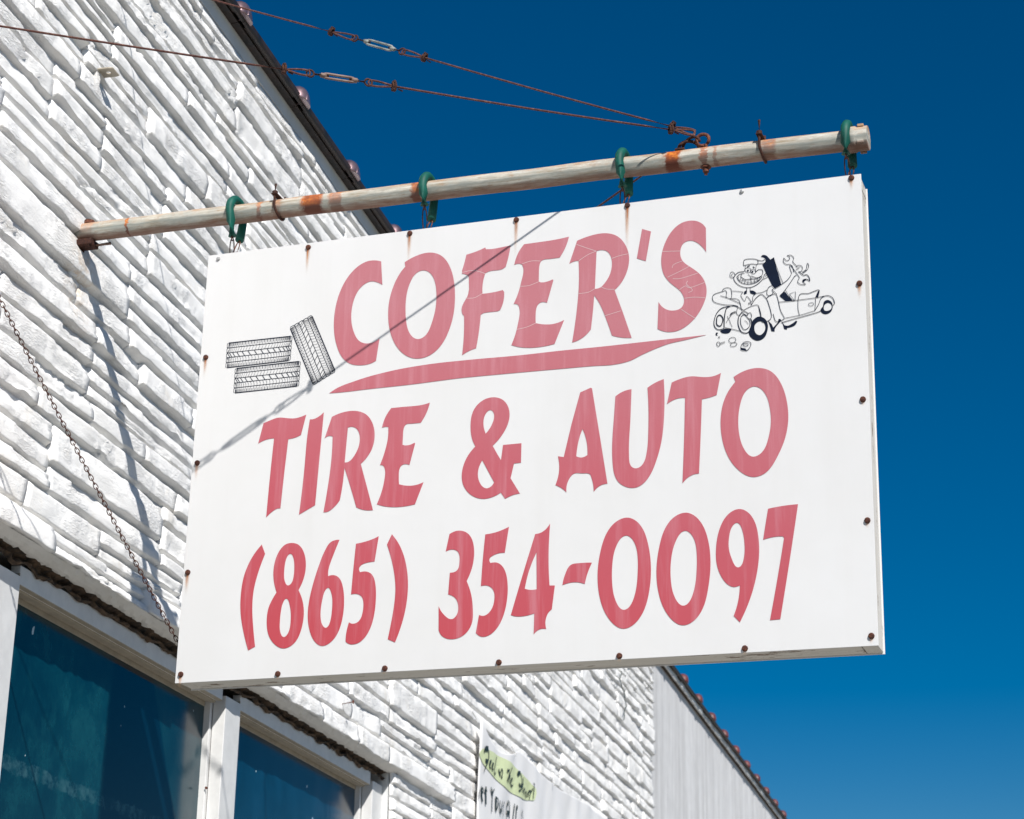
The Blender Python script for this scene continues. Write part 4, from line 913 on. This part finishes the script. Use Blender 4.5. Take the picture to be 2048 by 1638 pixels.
# bracket at the wall
bm = bmesh.new(); add_box(bm, (0.045, 0.0, -0.052), 0.075, 0.062, 0.026, bev=0.004); add_box(bm, (0.012, 0.0, -0.075), 0.030, 0.05, 0.05, bev=0.006); add_tube(bm, [(0.03, -0.02, -0.062), (0.075, -0.02, -0.066)], 0.008, 8)
pole_obj('wall_bracket', bm, M_RUST, False)
bm = bmesh.new(); add_tube(bm, [(0.06, 0.01, -0.056), (0.145, 0.01, -0.054)], 0.0065, 10); pole_obj('bracket_pin', bm, M_POLE)
bm = bmesh.new(); add_hex(bm, Vector((0.048, 0.0, 0.041)), ZA, 0.020, 0.014, 12); pole_obj('bolt_head', bm, M_RUST2, False)
bm = bmesh.new()
for (dx, dy, dz, sx, sy, sz) in ((0.0, -0.03, -0.13, 0.055, 0.05, 0.13),):
    add_box(bm, (dx, dy, dz), sx, sy, sz, bev=0.010)
for v in bm.verts: v.co += Vector((noise.noise(v.co * 30), noise.noise(v.co * 30 + Vector((5, 0, 0))), noise.noise(v.co * 30 + Vector((0, 7, 0))))) * 0.012
pole_obj('mortar_patch', bm, M_STONE, False)

# ------------------------------------------------------------------ hose-covered hangers
HL = ['green hose-covered hanger on the pole nearest the stone wall', 'green hose-covered hanger second from the wall, beside the dark rust ring', 'green hose-covered hanger third from the wall, left of the eye bolts', 'green hose-covered hanger beside the end cap of the pole']
for k, (px, fx, fy, bx, by_) in enumerate(((472, 465, 472, 479, 481), (856, 849, 410, 863, 440), (1247, 1245, 373, 1257, 388), (1696, 1692, 308, 1705, 332))):
    u = on_pole(px); base = PB + PD * u
    h = thing('hose_hanger', base - PZ * 0.12, HL[k], 'hanger', 'green hose hangers along the pole')
    def W(a, q, z): return base + PD * a + PQ * q + PU * z
    hr = 0.0160; R = PR + hr + 0.003
    qf, qb = -R * 0.93, R * 0.70
    Pf = hit(fx, fy, base + PQ * qf, PQ); Pb = hit(bx, by_, base + PQ * qb, PQ)
    af, zf = (Pf - base).dot(PD), (Pf - base).dot(PU); ab, zb = (Pb - base).dot(PD), (Pb - base).dot(PU)
    path = [W(af, qf, zf), W(af * 0.5, -R * 0.97, zf * 0.45), W(0, -R, 0.0)]
    for i in range(1, 12):
        a = math.pi * i / 12; path.append(W(0.004 * i / 12, -R * math.cos(a), R * math.sin(a)))
    path += [W(0.004, R, 0.0), W(ab * 0.5, R * 0.95, zb * 0.5), W(ab, qb, zb)]
    bm = bmesh.new(); add_tube(bm, path, [hr * (1 + 0.05 * math.sin(i * 2.1)) for i in range(len(path))], 16)
    hs = from_bm('hose', bm, M_HOSE, h, True)
    for p in hs.data.polygons[-2:]: p.use_smooth = False
    ztop = (S((base - Vector((0, 0, 0))).dot(EX), 0, -ST / 2) - base).dot(PU)    # top of the sign below the pole
    zk = ztop + 0.014
    bm = bmesh.new(); c0 = W(af, qf, zf - 0.004)
    add_tube(bm, ring_pts(c0 - PU * 0.004, PQ, PU, 0.007, 14, 0, 2 * math.pi, 0.011), 0.0022, 6, True); from_bm('chain_link', bm, M_RUST, h, True)
    cm = (c0 + W(0, -0.006, zk)) / 2 - PU * 0.004; dv = (c0 - W(0, -0.006, zk)).normalized(); L2 = (c0 - W(0, -0.006, zk)).length / 2 + 0.003
    bm = bmesh.new(); add_tube(bm, ring_pts(cm, PD, dv, 0.0085, 16, 0, 2 * math.pi, max(0.012, L2 - 0.002)), 0.0023, 6, True); from_bm('chain_link', bm, M_RUST, h, True)
    bm = bmesh.new(); c1 = W(ab, qb, zb - 0.003); c2 = W(0.002, 0.004, zk); dv = (c1 - c2).normalized()
    add_tube(bm, ring_pts((c1 + c2) / 2, PD, dv, 0.008, 16, 0, 2 * math.pi, (c1 - c2).length / 2 + 0.003), 0.0023, 6, True); from_bm('chain_link', bm, M_RUST2, h, True)
    bm = bmesh.new(); add_tube(bm, [W(-0.036, 0, zk), W(0.018, 0, zk)], 0.0036, 10); from_bm('bolt', bm, M_GALV, h, True)
    bm = bmesh.new(); add_hex(bm, W(-0.010, 0, zk), PD, 0.0075, 0.007); from_bm('nut', bm, M_GALV, h)
    bm = bmesh.new(); add_hex(bm, W(0.015, 0, zk), PD, 0.0075, 0.007); from_bm('nut', bm, M_GALV, h)
    bm = bmesh.new(); add_tube(bm, [W(0, 0, zk - 0.022), W(0, 0, zk - 0.005)], 0.004, 8); add_tube(bm, ring_pts(W(0, 0, zk), PQ, PU, 0.0075, 12), 0.003, 6, True); from_bm('screw_eye', bm, M_RUST2, h, True)

# ------------------------------------------------------------------ guy wires
ATT = hit(1398, 268, EY * (ST / 2), EY)
def k_at(A, B, px):
    lo, hi = 0.0, 1.0
    for _ in range(40):
        m = (lo + hi) / 2
        if proj(A + (B - A) * m)[0] > px: lo = m
        else: hi = m
    return lo
def guy(A, B, label, cols=None, tb_mat=None, side=None, end_px=None):
    t = (B - A).normalized(); L = (B - A).length; a, b = frame_of(t)
    g = thing('guy_wire', B, label, 'guy wire', 'rusty guy wires bracing the pole')
    def P(s, x=0.0, y=0.0): return A + t * s + a * x + b * y
    def cable(s0, s1, name='cable'):
        n = max(6, int((s1 - s0) / 0.1)); sag = 0.004
        bm = bmesh.new(); add_tube(bm, [P(s0 + (s1 - s0) * i / n) - Vector((0, 0, sag * math.sin(math.pi * i / n))) for i in range(n + 1)], 0.0036, 8)
        from_bm(name, bm, M_CABLE, g, True)
    def loop(s0, s1, wide=0.010):
        """strand doubled back from the clamp at s0 to the eye at s1"""
        d = s1 - s0; pts = []
        for i in range(13):
            q = i / 12; pts.append(P(s0 + d * (q ** 0.8), 0, wide * math.sin(math.pi * min(q * 0.62 + 0.02, 1))))
        pts2 = [P(s0 + d * (q ** 0.8), 0, -wide * math.sin(math.pi * min(q * 0.62 + 0.02, 1))) for q in [i / 12 for i in range(12, -1, -1)]]
        e = P(s1 + (0.004 if d > 0 else -0.004))
        bm = bmesh.new(); add_tube(bm, pts + [e] + pts2, 0.0034, 8); from_bm('cable_loop', bm, M_CABLE, g, True)
    def clamp(s):
        bm = bmesh.new()
        add_tube(bm, ring_pts(P(s), a, b, 0.0105, 14, 0, 2 * math.pi, 0.0135), 0.0042, 8, True)
        add_tube(bm, ring_pts(P(s + 0.008), a, b, 0.0095, 14, 0, 2 * math.pi, 0.0125), 0.0036, 8, True)
        add_box(bm, P(s + 0.004, 0, -0.010), 0.016, 0.018, 0.012, (t, a, b), 0.003)
        add_hex(bm, P(s + 0.003, 0.004, 0.016), b, 0.0065, 0.008); add_hex(bm, P(s + 0.003, -0.006, 0.015), b, 0.006, 0.007)
        add_tube(bm, [P(s - 0.012, 0.003, -0.006), P(s - 0.028, 0.005, -0.010)], 0.0028, 6)
        from_bm('cable_clamp', bm, M_RUST, g)
    if cols is None:
        cable(0.12, L); loop(0.11, 0.035); clamp(0.115); return
    c1, e1, b1, b2, e2, c2 = [k_at(A, B, c) * L for c in cols]
    cable(0.105, c1); cable(c2, L)
    loop(0.10, 0.020); clamp(0.105)
    loop(c1, e1); loop(c2, e2); clamp(c1); clamp(c2)
    er = 0.0125
    for e, bb, sgn in ((e1, b1, 1), (e2, b2, -1)):
        bm = bmesh.new(); ec = e + sgn * 0.004
        add_tube(bm, ring_pts(P(ec), t, b, er, 18, 0, 2 * math.pi), 0.0034, 8, True)
        add_tube(bm, [P(ec + sgn * er), P(bb + sgn * 0.030)], 0.0036, 8); from_bm('turnbuckle_eye', bm, M_RUST, g, True)
    # open body: two side bars joined by tapered ends
    bm = bmesh.new(); bw = 0.0098 if tb_mat is M_PALE else 0.0080; rb = 0.0043; n = 10
    loop_pts = []
    q0, q1 = b1 + 0.008, b2 - 0.008
    prof = [(0.0, 0.0), (0.02, 0.45), (0.09, 0.9), (0.16, 1.0), (0.84, 1.0), (0.91, 0.9), (0.98, 0.45), (1.0, 0.0)]
    for f, w in prof: loop_pts.append(P(q0 + (q1 - q0) * f, 0, bw * w))
    for f, w in prof[::-1][1:-1]: loop_pts.append(P(q0 + (q1 - q0) * f, 0, -bw * w))
    add_tube(bm, loop_pts, rb, 10, True)
    for s in (b1 + 0.004, b2 - 0.004):
        sg = 1 if s < (b1 + b2) / 2 else -1
        add_tube(bm, [P(s - sg * 0.006), P(s), P(s + sg * 0.012), P(s + sg * 0.018)], [0.0055, 0.0082, 0.0082, 0.006], 12)
    from_bm('turnbuckle_body', bm, tb_mat, g, True)
A0 = ATT
B2 = Vector((X0 + 0.02, -1.754, 0.139)); B1 = Vector((X0 + 0.02, 0.204, 1.413))
A1 = ATT + Vector((0, 0, 0.0))
guy(A1, B1, 'upper rusty guy wire with pale grey turnbuckle rising to the wall top', (850, 806, 790, 728, 708, 664), M_PALE)
guy(A0, B2, 'lower rusty guy wire with tan turnbuckle running toward the left edge', (790, 739, 716, 640, 618, 570), M_LIGHTSTEEL)
A3 = hit(1345, 308, EY * (ST / 2 + 0.01), EY)
n3 = ray(1280, 352).cross(ray(1200, 408)); z3 = 0.14
y3 = (-(n3.x * (X0 - CAM_LOC.x) + n3.z * (z3 - CAM_LOC.z)) / n3.y) + CAM_LOC.y
guy(A3, Vector((X0 + 0.02, y3, z3)), 'dark guy wire slanting down behind the sign top beside the third hanger')

# ------------------------------------------------------------------ rusty chain
CA = wyz(-150, 298, 0.02); CB = hit(353, 1277, EY * 0.075, EY); CB = CB + (CB - CA).normalized() * 0.10
chain = thing('rusty_chain', CA, 'rusty brown chain slanting down across the stone wall to the lower left of the sign', 'chain')
L = (CB - CA).length; t = (CB - CA).normalized(); a, b = frame_of(t)
def link_mesh():
    """teardrop link lying along X"""
    bm = bmesh.new(); pts = []
    for i in range(14):
        th = 2 * math.pi * i / 14; x = 0.0128 * math.cos(th); pts.append((x, 0.0068 * math.sin(th) * (1 + 0.25 * math.cos(th)), 0))
    add_tube(bm, pts, 0.0016, 6, True)
    for f in bm.faces: f.smooth = True
    bmesh.ops.recalc_face_normals(bm, faces=bm.faces); me = bpy.data.meshes.new('chain_link'); bm.to_mesh(me); bm.free(); me.materials.append(M_CHAIN); return me
M_CHAIN = m_rust('red_brown_rust', 0.62); M_CHAIN.node_tree.nodes['Principled BSDF'].inputs['Metallic'].default_value = 0.0
lm = link_mesh(); n = int(L / 0.0175)
for i in range(n + 1):
    o = bpy.data.objects.new('chain_link', lm); COL.objects.link(o); o.parent = chain
    s = i / n; p = CA + (CB - CA) * s - Vector((0, 0, 0.05 * 4 * s * (1 - s) * 0.35))
    vd = (p - CAM_LOC).normalized(); a = t.cross(vd).normalized(); b = t.cross(a)
    tw = (0.0 if i % 2 == 0 else math.pi / 2) + 0.18 * math.sin(i * 0.7)
    aa = a * math.cos(tw) + b * math.sin(tw); bb = t.cross(aa)
    o.matrix_parent_inverse = Matrix.Translation(chain.location).inverted()
    o.matrix_basis = Matrix.Translation(p) @ Matrix((t, aa, bb)).transposed().to_4x4()

# ------------------------------------------------------------------ small iron on the wall
br = wyz(205, 147, 0.03); bk = thing('angle_bracket', br, 'small white painted iron angle with a hole projecting from the stones above the pole', 'bracket')
by, bz = br.y, br.z
bm = bmesh.new()
def plate_hole(bm, x0, x1, y0, y1, z, th, cx, cy, r):
    n = 16; V0 = []; 
    for zz in (z, z + th):
        outer = []
        for i in range(n):
            an = 2 * math.pi * i / n; dx, dy = math.cos(an), math.sin(an)
            k = min(((x1 - cx) / dx if dx > 1e-6 else 1e9), ((x0 - cx) / dx if dx < -1e-6 else 1e9), ((y1 - cy) / dy if dy > 1e-6 else 1e9), ((y0 - cy) / dy if dy < -1e-6 else 1e9))
            outer.append(bm.verts.new((cx + dx * k, cy + dy * k, zz)))
        V0.append((outer, [bm.verts.new((cx + math.cos(2 * math.pi * i / n) * r, cy + math.sin(2 * math.pi * i / n) * r, zz)) for i in range(n)]))
    for i in range(n):
        j = (i + 1) % n
        bm.faces.new((V0[0][0][i], V0[0][1][i], V0[0][1][j], V0[0][0][j])); bm.faces.new((V0[1][0][i], V0[1][0][j], V0[1][1][j], V0[1][1][i]))
        bm.faces.new((V0[0][0][i], V0[0][0][j], V0[1][0][j], V0[1][0][i])); bm.faces.new((V0[0][1][i], V0[1][1][i], V0[1][1][j], V0[0][1][j]))
plate_hole(bm, X0 - 0.01, X0 + 0.088, by - 0.036, by + 0.036, bz, 0.005, X0 + 0.056, by, 0.010)
from_bm('tab', bm, M_SOFFIT, bk)
bm = bmesh.new(); add_box(bm, (X0 + 0.010, by - 0.02, bz - 0.055), 0.03, 0.03, 0.10, bev=0.006)
for v in bm.verts: v.co += Vector((noise.noise(v.co * 40), noise.noise(v.co * 40 + Vector((5, 0, 0))), 0)) * 0.008
from_bm('stub', bm, M_STONE, bk)
nl = wyz(683, 1410, 0.02)
bm = bmesh.new(); add_tube(bm, [Vector((X0 - 0.01, nl.y, nl.z)), Vector((X0 + 0.085, nl.y - 0.01, nl.z + 0.012))], 0.0035, 8)
add_hex(bm, Vector((X0 + 0.086, nl.y - 0.01, nl.z + 0.012)), Vector((1, 0, 0)), 0.010, 0.005, 10)
o = from_bm('nail', bm, M_RUST2); tag(o, 'rusty nail sticking out of the stones just under the sign', 'nail')
# thin dangling wire between the stones near the far end
pts = [wyz(*q, 0.05) for q in ((1243, 1342), (1240, 1362), (1248, 1385), (1252, 1410), (1247, 1440))]
bm = bmesh.new(); add_tube(bm, [pts[i // 4] + (pts[i // 4 + 1] - pts[i // 4]) * ((i % 4) / 4) + Vector((0, 0.03 * math.sin(i * 1.7), 0)) for i in range(16)] + [pts[-1]], 0.0045, 6)
o = from_bm('dead_vine', bm, M_TEXT, None, True); tag(o, 'thin dark dead vine hanging down the stones below the middle of the sign', 'vine')

# ------------------------------------------------------------------ banner
ban = thing('banner', wyz(950, 1638, 0.05), 'white sagging banner with lime oval and dark lettering on the stone wall', 'banner')
BY0, BY1, BT, BB = 6.22, 11.6, -0.47, -2.6
def ban_pt(y, f):     # f = 0 top .. 1 bottom
    u = y - BY0
    zt = BT - 0.01
    if u < 1.10: zt -= 0.105 * max(0.0, math.sin(math.pi * u / 1.10)) ** 0.8
    elif u < 3.3: zt -= 0.045 * math.sin(math.pi * (u - 1.10) / 2.2)
    z = zt + (BB - zt) * f
    x = X0 + 0.048 + 0.008 * noise.noise(Vector((y * 1.3, z * 1.1, 0))) + 0.006 * math.sin((y + z) * 9) * math.exp(-f * 4) + 0.012 * noise.noise(Vector(((y - z * 0.6) * 4.0, (y + z) * 0.8, 3)))
    return Vector((x, y, z))
NY, NZ = 90, 36; V = []; F = []
for i in range(NY + 1):
    for j in range(NZ + 1): V.append(ban_pt(BY0 + (BY1 - BY0) * i / NY, (j / NZ) ** 1.6))
for i in range(NY):
    for j in range(NZ): q = i * (NZ + 1) + j; F.append((q, q + 1, q + NZ + 2, q + NZ + 1))
bs = pyd('sheet', V, F, M_CLOTH, ban, True); md = bs.modifiers.new('thick', 'SOLIDIFY'); md.thickness = 0.002
def ban_map(u, w, o):   # wall y, z -> on the banner surface
    zt = ban_pt(u, 0).z; f = min(1, max(0, (w - zt) / (BB - zt))); p = ban_pt(u, f); return Vector((p.x + 0.004 + o, u, w))
zb = (940, 1420, 1954 / 260.0)
def to_wall(pts, Z):
    return [(lambda q: (q.y, q.z))(wyz(Z[0] + p[0] / Z[2], Z[1] + p[1] / Z[2], 0.050)) + tuple(p[2:]) for p in pts]
ell = smooth_outline(to_wall(C("150,600* 230,600* 420,680* 600,800* 780,960* 920,1120* 975,1250* 960,1330* 900,1355* 760,1320* 580,1210* 400,1060* 230,870* 150,740* 125,660*"), zb), 6)
def grid_fill(name, loop, mapf, mat, parent, off):
    """subdivided fill so the print follows the cloth"""
    bm = bmesh.new(); ys_ = [p[0] for p in loop]; zs_ = [p[1] for p in loop]; ny, nz_ = 44, 26
    y0, y1, z0, z1 = min(ys_), max(ys_), min(zs_), max(zs_); P = [(p[0], p[1]) for p in loop]
    cy, cz = sum(ys_) / len(ys_), sum(zs_) / len(zs_); rings = []
    for k in range(9):
        s = k / 8; rings.append([bm.verts.new(mapf(cy + (p[0] - cy) * s, cz + (p[1] - cz) * s, off)) for p in P] if k else bm.verts.new(mapf(cy, cz, off)))
    n = len(P)
    for i in range(n): bm.faces.new((rings[0], rings[1][i], rings[1][(i + 1) % n]))
    for k in range(1, 8):
        for i in range(n): bm.faces.new((rings[k][i], rings[k + 1][i], rings[k + 1][(i + 1) % n], rings[k][(i + 1) % n]))
    return from_bm(name, bm, mat, parent)
grid_fill('lime_oval', ell, ban_map, M_LIME, bs, 0.0)
def pen(letters, w, name):
    k = 0
    for strokes in letters:
        V, F = [], []
        for s in strokes.split('/'):
            s = s.strip(); ww = w
            if s[0] == '!': ww = w * 2.0; s = s[1:]
            ribbon(V, F, open_smooth(to_wall(C(s), zb), 5), ww, ban_map, 0.004 + 0.00005 * k); k += 1
        pyd(name, V, F, M_TEXT, bs)
pen(["!185,640 190,585 215,570 240,580/!200,590 235,600/240,590 250,680 240,780 215,850 195,925/!205,760 225,770 240,790/215,760 250,745",
     "262,860 275,810 285,760 262,790 270,860 280,880", "300,890 312,840 325,800 300,820 298,880 320,895", "400,700 370,800 340,900 350,965 370,940",
     "430,880 445,1000/!425,900 440,985/440,960 470,890 475,940 455,1020 470,1000",
     "!530,900 540,930/530,920 560,900/600,860 570,960 530,1060", "560,930 550,1090/545,1080 570,990 580,1040 575,1110", "595,1110 610,1060 620,1030 600,1040 598,1110 625,1145 635,1120",
     "!700,980 715,945 745,945/!705,975 725,960/750,950 765,1050 760,1120 740,1200 710,1210/!715,1110 730,1150/!740,1130 765,1160/790,1010 780,1130 765,1240/765,1130 790,1110",
     "795,1260 810,1220 820,1180 795,1200 800,1260", "825,1290 835,1240 850,1230 845,1300 840,1310", "925,1180 900,1260 890,1340/880,1220 905,1215/860,1310 870,1250 880,1240 878,1300", "!938,1100 935,1130/940,1140 930,1330"], 0.013, 'script_letter')
pen(["125,1330 130,1250 135,1200", "!160,1160 175,1220 160,1280/160,1230 185,1240 190,1190 165,1170/!170,1290 180,1380", "!225,1150 225,1420/205,1220 240,1215",
     "290,1160 320,1270/345,1190 320,1270 310,1530/!305,1200 320,1280", "!365,1300 360,1500/360,1310 390,1350 385,1440 360,1520", "415,1360 410,1480 430,1540 440,1480 450,1370/!420,1490 435,1550", "485,1380 475,1470 490,1590/480,1400 495,1390",
     "555,1440 560,1540/!580,1370 560,1440/590,1370 605,1440 600,1640/!560,1540 600,1545/560,1640 565,1560", "660,1410 640,1640", "!690,1440 680,1490/680,1490 670,1640", "!775,1500 770,1560/770,1560 790,1640"], 0.014, 'block_letter')
for q in ((1030, 1507), (1107, 1567), (952, 1438)):
    p = wyz(*q, 0.06); bm = bmesh.new(); add_tube(bm, [p + Vector((0.006, -0.01, -0.02)), p + Vector((0.004, 0, 0)), p + Vector((-0.03, 0.02, 0.05))], 0.0035, 6); from_bm('tie_cord', bm, M_GALV, ban, True)
